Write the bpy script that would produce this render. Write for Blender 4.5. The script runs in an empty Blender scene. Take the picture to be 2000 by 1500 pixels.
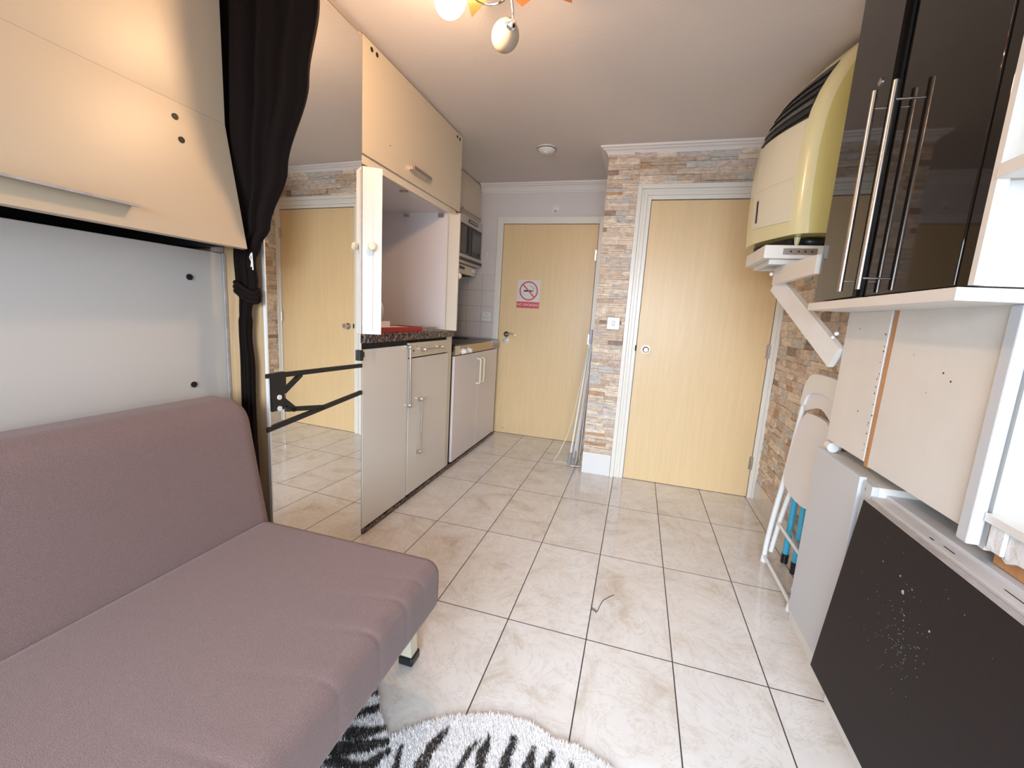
import bpy, bmesh, math, random
from mathutils import Vector, Matrix, Euler
random.seed(7)
S = bpy.context.scene
# ---------------------------------------------------------------- camera
cam_d = bpy.data.cameras.new('camera'); cam = bpy.data.objects.new('camera', cam_d)
S.collection.objects.link(cam); S.camera = cam
cam_d.sensor_width = 36; cam_d.sensor_fit = 'HORIZONTAL'; cam_d.lens = 36 * 833.2856 / 2000
cam_d.clip_start = .02
cam.location = (0, 0, 1.165)
cam.rotation_euler = (math.radians(80.71825), math.radians(-3.36809), math.radians(16.47129))
# ---------------------------------------------------------------- world, daylight, exposure
w = bpy.data.worlds.new('world'); S.world = w; w.use_nodes = True
w.node_tree.nodes['Background'].inputs[0].default_value = (.80, .90, 1, 1)
w.node_tree.nodes['Background'].inputs[1].default_value = 2.2
def area(name, loc, rot, sx, sy, power, col):
    d = bpy.data.lights.new(name, 'AREA'); d.shape = 'RECTANGLE'; d.size = sx; d.size_y = sy
    d.energy = power; d.color = col
    o = bpy.data.objects.new(name, d); S.collection.objects.link(o); o.location = loc; o.rotation_euler = rot
    return o
area('window_daylight', (-.3, -4.4, 2.4), (math.radians(76), 0, 0), 4.2, 3.0, 900, (.74, .86, 1))
S.view_settings.view_transform = 'Standard'; S.view_settings.look = 'None'
S.view_settings.exposure = 0.28; S.view_settings.gamma = 1; S.view_settings.use_curve_mapping = False
# ---------------------------------------------------------------- materials
def mat(name, col, rough=.5, metal=0, coat=0, bump=None, spec=None, var=None, emit=None, sheen=0):
    """bump=(scale,strength)  var=(scale,amount,(sx,sy,sz)) mottling of the colour"""
    m = bpy.data.materials.new(name); m.use_nodes = True; nt = m.node_tree; b = nt.nodes['Principled BSDF']
    b.inputs['Base Color'].default_value = (*col, 1); b.inputs['Roughness'].default_value = rough
    b.inputs['Metallic'].default_value = metal; b.inputs['Coat Weight'].default_value = coat
    if spec is not None: b.inputs['Specular IOR Level'].default_value = spec
    if sheen: b.inputs['Sheen Weight'].default_value = sheen
    tc = nt.nodes.new('ShaderNodeTexCoord')
    if var:
        mp = nt.nodes.new('ShaderNodeMapping'); mp.inputs['Scale'].default_value = var[2] if len(var) > 2 else (1, 1, 1)
        n = nt.nodes.new('ShaderNodeTexNoise'); n.inputs['Scale'].default_value = var[0]; n.inputs['Detail'].default_value = 6
        r = nt.nodes.new('ShaderNodeValToRGB'); a = var[1]
        r.color_ramp.elements[0].position = .3; r.color_ramp.elements[1].position = .7
        r.color_ramp.elements[0].color = (*[c * (1 - a) for c in col], 1)
        r.color_ramp.elements[1].color = (*[min(1, c * (1 + a)) for c in col], 1)
        nt.links.new(tc.outputs['Object'], mp.inputs[0]); nt.links.new(mp.outputs[0], n.inputs['Vector'])
        nt.links.new(n.outputs['Fac'], r.inputs[0]); nt.links.new(r.outputs[0], b.inputs['Base Color'])
    if bump:
        n = nt.nodes.new('ShaderNodeTexNoise'); n.inputs['Scale'].default_value = bump[0]; n.inputs['Detail'].default_value = 4
        bp = nt.nodes.new('ShaderNodeBump'); bp.inputs['Strength'].default_value = bump[1]; bp.inputs['Distance'].default_value = .01
        nt.links.new(tc.outputs['Object'], n.inputs['Vector']); nt.links.new(n.outputs['Fac'], bp.inputs['Height'])
        nt.links.new(bp.outputs[0], b.inputs['Normal'])
    if emit:
        b.inputs['Emission Color'].default_value = (*emit[0], 1); b.inputs['Emission Strength'].default_value = emit[1]
    return m

def wood_mat(name, c1, c2, scale=(18, 18, 1.2), rough=.4):
    m = mat(name, c1, rough); nt = m.node_tree; b = nt.nodes['Principled BSDF']
    tc = nt.nodes.new('ShaderNodeTexCoord'); mp = nt.nodes.new('ShaderNodeMapping'); mp.inputs['Scale'].default_value = scale
    n = nt.nodes.new('ShaderNodeTexNoise'); n.inputs['Scale'].default_value = 3.5; n.inputs['Detail'].default_value = 7
    n.inputs['Distortion'].default_value = .8
    r = nt.nodes.new('ShaderNodeValToRGB'); r.color_ramp.elements[0].position = .35; r.color_ramp.elements[1].position = .7
    r.color_ramp.elements[0].color = (*c1, 1); r.color_ramp.elements[1].color = (*c2, 1)
    L = nt.links.new
    L(tc.outputs['Object'], mp.inputs[0]); L(mp.outputs[0], n.inputs['Vector']); L(n.outputs['Fac'], r.inputs[0]); L(r.outputs[0], b.inputs['Base Color'])
    return m

def floor_mat():
    m = mat('marble_floor_tile', (.7, .65, .6), .1); nt = m.node_tree; b = nt.nodes['Principled BSDF']; N = nt.nodes.new; L = nt.links.new
    tc = N('ShaderNodeTexCoord'); sp = N('ShaderNodeSeparateXYZ'); L(tc.outputs['Object'], sp.inputs[0])
    def M(op, a, bb=None, c=None):
        n = N('ShaderNodeMath'); n.operation = op
        for i, v in enumerate((a, bb, c)):
            if v is None: continue
            if isinstance(v, (int, float)): n.inputs[i].default_value = v
            else: L(v, n.inputs[i])
        return n.outputs[0]
    TX, TY = .3005, .6045
    x = M('DIVIDE', M('ADD', sp.outputs[0], .069), TX); y = M('DIVIDE', M('SUBTRACT', sp.outputs[1], 1.440), TY)
    fx = M('FRACT', x); fy = M('FRACT', y); ix = M('FLOOR', x); iy = M('FLOOR', y)
    dx = M('MULTIPLY', M('MINIMUM', fx, M('SUBTRACT', 1, fx)), TX); dy = M('MULTIPLY', M('MINIMUM', fy, M('SUBTRACT', 1, fy)), TY)
    d = M('MINIMUM', dx, dy); g = M('LESS_THAN', d, .0020)
    cb = N('ShaderNodeCombineXYZ'); L(M('MULTIPLY_ADD', ix, 7.31, sp.outputs[0]), cb.inputs[0]); L(M('MULTIPLY_ADD', iy, 3.77, sp.outputs[1]), cb.inputs[1])
    L(M('MULTIPLY', M('ADD', ix, iy), 1.7), cb.inputs[2])
    n1 = N('ShaderNodeTexNoise'); n1.inputs['Scale'].default_value = 3.2; n1.inputs['Detail'].default_value = 9; n1.inputs['Roughness'].default_value = .68; n1.inputs['Distortion'].default_value = 1.6
    L(cb.outputs[0], n1.inputs['Vector'])
    r = N('ShaderNodeValToRGB'); e = r.color_ramp.elements
    e[0].position = .30; e[0].color = (.56, .485, .41, 1); e[1].position = .62; e[1].color = (.76, .735, .715, 1)
    k = e.new(.43); k.color = (.70, .66, .62, 1); k = e.new(.52); k.color = (.73, .70, .67, 1); k = e.new(.75); k.color = (.66, .605, .545, 1)
    L(n1.outputs['Fac'], r.inputs[0])
    n2 = N('ShaderNodeTexNoise'); n2.inputs['Scale'].default_value = 5; n2.inputs['Detail'].default_value = 10; n2.inputs['Roughness'].default_value = .75; n2.inputs['Distortion'].default_value = 2.2
    L(cb.outputs[0], n2.inputs['Vector'])
    v = M('ABSOLUTE', M('SUBTRACT', n2.outputs['Fac'], .5)); vm = N('ShaderNodeMapRange'); vm.inputs['From Min'].default_value = 0; vm.inputs['From Max'].default_value = .018
    vm.inputs['To Min'].default_value = .5; vm.inputs['To Max'].default_value = 0; L(v, vm.inputs['Value'])
    mx = N('ShaderNodeMix'); mx.data_type = 'RGBA'; L(vm.outputs[0], mx.inputs['Factor']); L(r.outputs[0], mx.inputs['A']); mx.inputs['B'].default_value = (.50, .41, .32, 1)
    mg = N('ShaderNodeMix'); mg.data_type = 'RGBA'; L(g, mg.inputs['Factor']); L(mx.outputs['Result'], mg.inputs['A']); mg.inputs['B'].default_value = (.055, .035, .028, 1)
    L(mg.outputs['Result'], b.inputs['Base Color'])
    L(M('MULTIPLY_ADD', g, .7, .06), b.inputs['Roughness'])
    bp = N('ShaderNodeBump'); bp.inputs['Strength'].default_value = .5; bp.inputs['Distance'].default_value = .002; bp.invert = True
    L(g, bp.inputs['Height']); L(bp.outputs[0], b.inputs['Normal'])
    return m

def tile_mat(name, base, grout, T=.152, ox=0., oz=0., ax=0):
    m = mat(name, base, .18); nt = m.node_tree; b = nt.nodes['Principled BSDF']; N = nt.nodes.new; L = nt.links.new
    tc = N('ShaderNodeTexCoord'); sp = N('ShaderNodeSeparateXYZ'); L(tc.outputs['Object'], sp.inputs[0])
    def M(op, a, bb=None):
        n = N('ShaderNodeMath'); n.operation = op
        for i, v in enumerate((a, bb)):
            if v is None: continue
            if isinstance(v, (int, float)): n.inputs[i].default_value = v
            else: L(v, n.inputs[i])
        return n.outputs[0]
    ds = []
    for s, o in ((ax, ox), (2, oz)):
        f = M('FRACT', M('DIVIDE', M('ADD', sp.outputs[s], 10 * T - o), T)); ds.append(M('MINIMUM', f, M('SUBTRACT', 1, f)))
    g = M('LESS_THAN', M('MINIMUM', *ds), .012)
    mg = N('ShaderNodeMix'); mg.data_type = 'RGBA'; L(g, mg.inputs['Factor']); mg.inputs['A'].default_value = (*base, 1); mg.inputs['B'].default_value = (*grout, 1)
    L(mg.outputs['Result'], b.inputs['Base Color'])
    return m

def granite_mat():
    m = mat('brown_granite', (.1, .06, .05), .2); nt = m.node_tree; b = nt.nodes['Principled BSDF']; N = nt.nodes.new; L = nt.links.new
    tc = N('ShaderNodeTexCoord'); v = N('ShaderNodeTexVoronoi'); v.inputs['Scale'].default_value = 110; L(tc.outputs['Object'], v.inputs['Vector'])
    r = N('ShaderNodeValToRGB'); e = r.color_ramp.elements; e[0].position = .15; e[0].color = (.015, .010, .010, 1); e[1].position = .9; e[1].color = (.26, .18, .15, 1)
    k = e.new(.5); k.color = (.065, .038, .034, 1)
    s = N('ShaderNodeSeparateColor'); L(v.outputs['Color'], s.inputs[0]); L(s.outputs[0], r.inputs[0]); L(r.outputs[0], b.inputs['Base Color'])
    return m

M_ = {}
M_['ceil'] = mat('ceiling_paint', (.72, .665, .64), .8, bump=(70, .06), var=(1.5, .03))
M_['wall'] = mat('wall_paint', (.70, .655, .645), .7, bump=(60, .1))
M_['white'] = mat('white_paint', (.74, .73, .71), .4)
M_['cove'] = mat('cornice_paint', (.80, .76, .74), .5)
M_['frame'] = mat('door_frame_gloss', (.78, .75, .68), .3)
M_['floor'] = floor_mat()
M_['skirt_tile'] = mat('marble_skirting_tile', (.62, .56, .50), .15, var=(6, .12))
M_['door'] = wood_mat('maple_door_veneer', (.72, .525, .285), (.755, .565, .32), (16, 16, .8), .36)
M_['cream'] = mat('cream_laminate', (.64, .565, .44), .28, var=(120, .02))
M_['cream2'] = mat('cream_laminate_edge', (.70, .63, .52), .4)
M_['greige'] = mat('gloss_greige_laminate', (.72, .675, .61), .16)
M_['lilac'] = mat('pale_lilac_laminate', (.74, .675, .665), .2)
M_['bed'] = mat('white_bed_laminate', (.58, .55, .515), .35)
M_['bedflap'] = mat('white_flap_laminate', (.53, .435, .315), .38)
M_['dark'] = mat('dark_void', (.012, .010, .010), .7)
M_['black'] = mat('black_steel', (.012, .012, .013), .45)
M_['blackpl'] = mat('black_plastic', (.015, .015, .016), .3)
M_['gloss'] = mat('black_gloss_acrylic', (.012, .008, .006), .04, spec=.35)
M_['chrome'] = mat('chrome', (.75, .74, .74), .12, 1)
M_['steel'] = mat('brushed_steel', (.62, .56, .52), .28, 1)
M_['brass'] = mat('stained_steel_band', (.46, .35, .24), .22, 1)
M_['oak'] = wood_mat('oak_panel', (.50, .33, .17), (.60, .41, .23), (14, 14, 1))
M_['cherry'] = wood_mat('orange_wood_strip', (.50, .23, .085), (.58, .29, .12), (10, 10, 1.5))
M_['sofa'] = mat('mauve_fabric', (.200, .132, .124), .9, bump=(700, .25), var=(520, .20), sheen=.15)
M_['curtain'] = mat('black_curtain_cloth', (.010, .0055, .0045), .85, bump=(300, .08), spec=.12)
M_['mirror'] = mat('mirror_glass', (.90, .89, .86), .005, 1)
M_['granite'] = granite_mat()
M_['heatside'] = mat('olive_cream_plastic', (.56, .50, .19), .22, coat=.3)
M_['heatbez'] = mat('cream_yellow_plastic', (.68, .63, .37), .2, coat=.3)
M_['heatpan'] = mat('off_white_plastic', (.68, .64, .50), .35)
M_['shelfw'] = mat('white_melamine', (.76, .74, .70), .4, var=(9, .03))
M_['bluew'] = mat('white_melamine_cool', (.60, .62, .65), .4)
M_['edge'] = mat('grey_board_edge', (.42, .38, .36), .5, var=(30, .15))
M_['ledge'] = mat('grey_white_paint', (.60, .58, .57), .5, var=(12, .06))
M_['leaf'] = mat('black_leaf_laminate', (.020, .014, .014), .6, bump=(200, .1), spec=.3)
M_['fleck'] = mat('white_paint_fleck', (.42, .41, .41), .6)
M_['plast'] = mat('white_plastic', (.80, .80, .79), .3)
M_['tubew'] = mat('white_enamel_tube', (.80, .81, .80), .25)
M_['chairseat'] = mat('pale_lilac_plastic', (.78, .77, .79), .35)
M_['cyan'] = mat('cyan_tube', (.07, .47, .70), .3)
M_['red'] = mat('red_plastic', (.34, .010, .014), .3)
M_['signred'] = mat('sign_red', (.62, .06, .07), .4)
M_['signwhite'] = mat('sign_white', (.66, .65, .62), .4, var=(60, .1))
M_['signblack'] = mat('sign_black', (.02, .02, .02), .5)
M_['beige'] = mat('beige_plastic', (.72, .68, .52), .35)
M_['screen'] = mat('dark_glass', (.02, .02, .022), .08)
M_['greenglass'] = mat('grey_green_glass', (.09, .10, .09), .1)
M_['glass_lit'] = mat('lit_globe', (.9, .8, .6), .4, emit=((1, .63, .35), 190))
M_['glass_off'] = mat('frosted_globe', (.46, .40, .31), .25, emit=None)
M_['glass_off'].node_tree.nodes['Principled BSDF'].inputs['Subsurface Weight'].default_value = .3
M_['amber'] = mat('amber_acrylic', (.55, .20, .07), .15)
M_['fur_w'] = mat('white_fur', (.86, .83, .82), .9, sheen=.3)
M_['fur_b'] = mat('black_fur', (.022, .018, .018), .85)
M_['tiles'] = tile_mat('white_wall_tile', (.70, .66, .645), (.42, .37, .35), .150, -1.33, .925)
M_['paper'] = mat('torn_paper', (.74, .73, .72), .9, bump=(40, .6))
M_['yellow'] = mat('yellow_card', (.78, .62, .05), .5)
M_['grey'] = mat('grey_plastic', (.30, .31, .33), .4)
STONE = [mat('stone_' + n, tuple(min(.8, q * 1.3) for q in c), .75, bump=(55, .9), var=(26, .22, (1, 1, 2.5))) for n, c in
         (('cream', (.60, .51, .41)), ('beige', (.52, .42, .33)), ('tan', (.43, .33, .25)), ('grey', (.45, .42, .385)),
          ('pink', (.50, .405, .35)), ('rust', (.40, .25, .15)), ('umber', (.26, .19, .145)))]

# ---------------------------------------------------------------- mesh helpers
class MB:
    def __init__(s, mats): s.bm = bmesh.new(); s.mats = mats if isinstance(mats, list) else [mats]; s.mi = 0
    def _f(s, faces):
        for f in faces: f.material_index = s.mi
    def quadbox(s, p):            # 8 points: bottom 4 (ccw), top 4
        v = [s.bm.verts.new(q) for q in p]
        for a in ((3, 2, 1, 0), (4, 5, 6, 7), (0, 1, 5, 4), (1, 2, 6, 5), (2, 3, 7, 6), (3, 0, 4, 7)):
            s._f([s.bm.faces.new([v[i] for i in a])])
        return v
    def box(s, x0, x1, y0, y1, z0, z1, bev=0, seg=2):
        v = s.quadbox([(x0, y0, z0), (x1, y0, z0), (x1, y1, z0), (x0, y1, z0), (x0, y0, z1), (x1, y0, z1), (x1, y1, z1), (x0, y1, z1)])
        if bev:
            es = {e for q in v for e in q.link_edges}
            r = bmesh.ops.bevel(s.bm, geom=list(es), offset=bev, segments=seg, profile=.5, affect='EDGES'); s._f(r['faces'])
        return s
    def obox(s, a, b, w, h, up=(0, 0, 1)):   # bar from a to b, width w (sideways) height h (up)
        a, b = Vector(a), Vector(b); d = (b - a).normalized(); sd = d.cross(Vector(up)).normalized() * w / 2; u = sd.cross(d).normalized() * h / 2
        s.quadbox([a - sd - u, a + sd - u, b + sd - u, b - sd - u, a - sd + u, a + sd + u, b + sd + u, b - sd + u]); return s
    def prism(s, pts, off):       # polygon (3D) extruded by off
        off = Vector(off); A = [s.bm.verts.new(p) for p in pts]; B = [s.bm.verts.new(Vector(p) + off) for p in pts]; n = len(A)
        s._f([s.bm.faces.new(A[::-1]), s.bm.faces.new(B)])
        for i in range(n): s._f([s.bm.faces.new([A[i], A[(i + 1) % n], B[(i + 1) % n], B[i]])])
        return s
    def tube(s, pts, r, n=12, cap=True, rs=None):
        pts = [Vector(p) for p in pts]; rings = []; N = len(pts); pu = None
        for i, p in enumerate(pts):
            t = ((pts[min(i + 1, N - 1)] - p).normalized() + (p - pts[max(i - 1, 0)]).normalized()).normalized()
            u = pu - t * pu.dot(t) if pu is not None else t.orthogonal()
            u.normalize(); pu = u; v = t.cross(u); rr = rs[i] if rs else r
            rings.append([s.bm.verts.new(p + (u * math.cos(2 * math.pi * k / n) + v * math.sin(2 * math.pi * k / n)) * rr) for k in range(n)])
        for a, b in zip(rings, rings[1:]):
            for k in range(n): s._f([s.bm.faces.new([a[k], a[(k + 1) % n], b[(k + 1) % n], b[k]])])
        if cap: s._f([s.bm.faces.new(rings[0][::-1]), s.bm.faces.new(rings[-1])])
        return s
    def cyl(s, a, b, r, n=20): return s.tube([a, b], r, n)
    def ball(s, c, r, sc=(1, 1, 1), seg=20):
        r_ = bmesh.ops.create_uvsphere(s.bm, u_segments=seg, v_segments=seg // 2 + 2, radius=r)
        for v in r_['verts']: v.co = Vector((v.co.x * sc[0], v.co.y * sc[1], v.co.z * sc[2])) + Vector(c)
        s._f({f for v in r_['verts'] for f in v.link_faces}); return s
    def xform(s, M):
        for v in s.bm.verts: v.co = M @ v.co
        return s

def tag(o, label=None, cat=None, group=None, kind=None):
    if label: o['label'] = label
    if cat: o['category'] = cat
    if group: o['group'] = group
    if kind: o['kind'] = kind
    return o
def wloc(o):
    l = Vector(o.location)
    while o.parent: o = o.parent; l += Vector(o.location)
    return l
def obj(name, mb, parent=None, smooth=False, label=None):
    bm = mb.bm if isinstance(mb, MB) else mb
    bmesh.ops.recalc_face_normals(bm, faces=bm.faces)
    cs = [v.co for v in bm.verts]
    c = sum(cs, Vector()) / len(cs); c.z = min(q.z for q in cs)
    me = bpy.data.meshes.new(name)
    if parent is not None: c = wloc(parent)
    # mesh data stay in world coordinates so the procedural grain runs through; the object sits at the world origin of its parent chain
    bm.to_mesh(me); bm.free()
    for m in mb.mats: me.materials.append(m)
    if smooth:
        me.shade_smooth()
        try: me.set_sharp_from_angle(angle=math.radians(38))
        except Exception: pass
    o = bpy.data.objects.new(name, me); S.collection.objects.link(o)
    if parent is not None:
        o.parent = parent; o.location = -c
    if label: o['label'] = label
    return o
def thing(name, loc, label, cat, group=None):
    o = bpy.data.objects.new(name, None); S.collection.objects.link(o); o.location = loc; o.empty_display_size = .05
    return tag(o, label, cat, group)
def struct(name, mb, smooth=False, label=None):
    o = obj(name, mb, None, smooth); o['kind'] = 'structure'
    if label: o['label'] = label
    return o
def B(m, *a, **k): return MB(m).box(*a, **k)

# ================================================================ SETTING
struct('floor', B(M_['floor'], -2.0, 1.1, -1.2, 4.05, -.05, 0))
struct('ceiling', B(M_['ceil'], -2.0, 1.1, -1.2, 4.05, 2.33, 2.38))
struct('wall_left', B(M_['wall'], -2.0, -1.9, -1.2, 4.05, 0, 2.33))
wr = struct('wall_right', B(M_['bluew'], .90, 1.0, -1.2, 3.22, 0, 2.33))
wb = struct('wall_back', B(M_['wall'], -1.9, -.31, 3.95, 4.05, 0, 2.33))
wp = MB(M_['wall']); wp.box(-.295, .9, 3.22, 4.05, 0, 2.33)
wp = struct('wall_pier', wp)
# wall behind the camera, with the window that lights the room
wm = MB(M_['wall']); wm.box(-1.9, -1.1, -1.3, -1.2, 0, 2.33); wm.box(.86, .9, -1.3, -1.2, 0, 2.33)
wm.box(-1.1, .86, -1.3, -1.2, 0, .12); wm.box(-1.1, .86, -1.3, -1.2, 1.8, 2.33)
struct('wall_front', wm)
fr = MB(M_['frame'])
for x0, x1 in ((-1.1, -1.05), (.81, .86), (-.145, -.095)): fr.box(x0, x1, -1.28, -1.22, .12, 1.8)
fr.box(-1.1, .86, -1.28, -1.22, .12, .17); fr.box(-1.1, .86, -1.28, -1.22, 1.75, 1.8)
struct('window_1', fr)
# tiled splashback
obj('wall_tiles', B(M_['tiles'], -1.899, -1.35, 3.940, 3.95, .90, 1.525), wb)

def stones(name, parent, rects, axis, face, back, rowh=(.026, .042), ln=(.07, .24), seed=1, weights=None):
    """random coursed split-face blocks; axis 'y' = courses run along y on a wall of constant x, else along x"""
    rnd = random.Random(seed); mb = MB(STONE)
    for (a0, a1, z0, z1) in rects:
        z = z0
        while z < z1 - .004:
            h = min(rnd.uniform(*rowh), z1 - z)
            if z1 - z - h < .012: h = z1 - z
            a = a0 - rnd.uniform(0, .1)
            while a < a1:
                l = rnd.uniform(*ln); b0, b1 = max(a, a0), min(a + l, a1); a += l
                if b1 - b0 < .006: continue
                mb.mi = rnd.choices(range(7), weights or (30, 28, 14, 16, 8, 1.2, 3))[0]
                # a course block is sometimes split in two thin ones
                parts = [(z, z + h)] if rnd.random() < .72 else [(z, z + h * .5), (z + h * .5, z + h)]
                for zz0, zz1 in parts:
                    d = rnd.uniform(0, .012); g = .0006
                    j = lambda: d + rnd.uniform(-.0025, .0025)
                    sgn = -1
                    e = min(.5 * (b1 - b0), 0) 
                    if axis == 'y':
                        f = [face - j() for _ in range(4)]
                        P = [(back, b0 + g, zz0 + g), (f[0], b0 + g, zz0 + g), (f[1], b1 - g, zz0 + g), (back, b1 - g, zz0 + g),
                             (back, b0 + g, zz1 - g), (f[2], b0 + g, zz1 - g), (f[3], b1 - g, zz1 - g), (back, b1 - g, zz1 - g)]
                    else:
                        f = [face - j() for _ in range(4)]
                        P = [(b0 + g, back, zz0 + g), (b1 - g, back, zz0 + g), (b1 - g, f[1], zz0 + g), (b0 + g, f[0], zz0 + g),
                             (b0 + g, back, zz1 - g), (b1 - g, back, zz1 - g), (b1 - g, f[3], zz1 - g), (b0 + g, f[2], zz1 - g)]
                    mb.quadbox(P)
            z += h
    return obj(name, mb, parent)
stones('stone_cladding', wp, [(-.312, -.098, .165, 2.30)], 'x', 3.195, 3.22, seed=3, ln=(.05, .2), rowh=(.022, .034))
stones('stone_cladding', wp, [(-.098, .90, 2.068, 2.30)], 'x', 3.195, 3.22, seed=8, rowh=(.030, .046), ln=(.06, .26), weights=(20, 24, 18, 16, 8, 3, 8))
stones('stone_cladding', wr, [(1.25, 3.21, .135, 2.33)], 'y', .893, .90, seed=5, rowh=(.03, .055), ln=(.06, .17), weights=(20, 26, 20, 16, 8, 3, 4))
struct('baseboard_right', B(M_['skirt_tile'], .880, .90, 1.25, 3.17, 0, .135))
struct('baseboard_pier', B(M_['white'], -.312, -.100, 3.172, 3.22, 0, .165, bev=.003))

def cornice(name, axis, a0, a1, face, ret=None):
    """coving profile swept along x on a wall at y=face"""
    pr = [(0, 0), (0, -.075), (-.006, -.075), (-.010, -.066), (-.018, -.060), (-.026, -.046), (-.040, -.028), (-.054, -.022), (-.060, -.014), (-.072, -.012), (-.075, 0)]
    mb = MB(M_['cove'])
    L0 = [Vector((a0 + (p[0] if ret == 'L' else 0), face + p[0], 2.33 + p[1])) for p in pr]
    L1 = [Vector((a1, face + p[0], 2.33 + p[1])) for p in pr]
    A = [mb.bm.verts.new(p) for p in L0]; Bv = [mb.bm.verts.new(p) for p in L1]
    for i in range(len(A) - 1): mb.bm.faces.new([A[i], A[i + 1], Bv[i + 1], Bv[i]])
    if ret == 'L':   # mitred return running away from the camera along the side of the pier
        C = [mb.bm.verts.new((a0 + p[0], 3.93, 2.33 + p[1])) for p in pr]
        for i in range(len(A) - 1): mb.bm.faces.new([A[i], A[i + 1], C[i + 1], C[i]])
    return struct(name, mb)
cornice('trim_1', 'x', -.296, .90, 3.215, 'L')
cornice('trim_2', 'x', -1.52, -.30, 3.95)
bcv = MB(M_['cove']); bcv.box(-1.899, -1.52, 3.93, 3.95, 2.27, 2.33); struct('trim_3', bcv)

# door_2 (big right door) -------------------------------------------------
def hinge(parent, x, y, z):
    h = MB(M_['steel']); h.cyl((x, y, z - .045), (x, y, z + .045), .006, 10); h.box(x - .018, x, y + .001, y + .004, z - .045, z + .045)
    obj('hinge', h, parent)
d2 = struct('door_2', B(M_['door'], 0.0, .838, 3.190, 3.216, .004, 1.981, bev=.0015), label='wide plain maple door with a round chrome knob in the stone wall')
kn = MB(M_['chrome']); kn.cyl((.064, 3.190, .975), (.064, 3.184, .975), .029, 28); kn.cyl((.064, 3.186, .975), (.064, 3.150, .975), .009)
kn.tube([(.064, 3.160, .975), (.064, 3.150, .975), (.064, 3.135, .975), (.064, 3.126, .975)], .02, 24, rs=[.012, .022, .023, .014]); obj('door_knob', kn, d2, True)
lt = MB(M_['dark']); lt.box(-.010, -.001, 3.17, 3.175, .96, 1.0); obj('latch_plate', lt, d2)
for z in (.25, 1.02, 1.78): hinge(d2, .842, 3.184, z)
ar = MB(M_['frame'])
for (i0, i1, yy) in ((.004, .030, 3.184), (.030, .052, 3.176), (.052, .070, 3.180), (.070, .098, 3.166)):
    ar.box(-i1, -i0, yy, 3.22, 0, 1.983 + i1, bev=.002); ar.box(.838 + i0, min(.838 + i1, .893), yy, 3.22, 0, 1.983 + i1, bev=.002) if .838 + i0 < .888 else None
    ar.box(-i0, .838 + i0 if .838 + i0 < .89 else .893, yy, 3.22, 1.983 + i0, 1.983 + i1, bev=.002)
struct('trim_4', ar, label='white stepped door surround')
# door_1 (far left door) --------------------------------------------------
d1 = struct('door_1', B(M_['door'], -1.285, -.420, 3.930, 3.948, .004, 1.980, bev=.0015), label='narrow-looking maple door with lever handle and no-smoking sticker')
lh = MB(M_['chrome']); lh.cyl((-1.205, 3.93, .975), (-1.205, 3.922, .975), .026, 24); lh.cyl((-1.205, 3.93, .915), (-1.205, 3.922, .915), .026, 24)
lh.cyl((-1.205, 3.925, .975), (-1.205, 3.885, .975), .009)
lh.tube([(-1.205, 3.885, .975), (-1.18, 3.880, .982), (-1.14, 3.880, .985), (-1.10, 3.884, .972)], .009, 12, rs=[.012, .010, .008, .006]); obj('lever_handle', lh, d1, True)
for z in (.30, .98, 1.72): hinge(d1, -.414, 3.926, z)
a1 = MB(M_['frame']); a1.box(-1.345, -1.288, 3.915, 3.95, 0, 2.045, bev=.003); a1.box(-1.288, -.415, 3.915, 3.95, 1.984, 2.045, bev=.003); a1.box(-.415, -.300, 3.915, 3.95, 0, 2.045, bev=.003)
struct('trim_5', a1, label='slim painted frame round the far door')
for x in (-1.19, -1.13): obj('screw', MB(M_['steel']).cyl((x, 3.93, .055), (x, 3.926, .055), .007, 10), d1)

# no-smoking sticker
sg = thing('no_smoking_sign', (-1.01, 3.929, 1.23), 'white and red no-smoking sticker on the far maple door', 'sign')
obj('sticker', B(M_['signwhite'], -1.123, -.905, 3.9275, 3.9298, 1.228, 1.487), sg)
obj('red_band', B(M_['signred'], -1.123, -.905, 3.9265, 3.9276, 1.230, 1.288), sg)
rg = MB(M_['signred']); cx, cz, yy = -1.013, 1.388, 3.9272
for k in range(40):
    a, b = 2 * math.pi * k / 40, 2 * math.pi * (k + 1) / 40
    P = [(cx + r * math.cos(t), yy, cz + r * math.sin(t)) for r, t in ((.076, a), (.088, a), (.088, b), (.076, b))]
    rg.prism(P, (0, -.0008, 0))
obj('prohibition_ring', rg, sg)
obj('prohibition_bar', MB(M_['signred']).obox((cx - .056, yy - .0012, cz + .056), (cx + .056, yy - .0012, cz - .056), .0008, .012, up=(1, 0, 1)), sg)
cg = MB(M_['signblack']); cg.box(cx - .048, cx + .030, yy - .0008, yy, cz - .008, cz + .006); cg.box(cx + .036, cx + .044, yy - .0008, yy, cz - .008, cz + .006)
cg.tube([(cx + .040, yy - .0004, cz + .012), (cx + .048, yy - .0004, cz + .022), (cx + .036, yy - .0004, cz + .030), (cx + .030, yy - .0004, cz + .042), (cx + .014, yy - .0004, cz + .040), (cx + .008, yy - .0004, cz + .050)], .0018, 6)
obj('cigarette_symbol', cg, sg)
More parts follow.
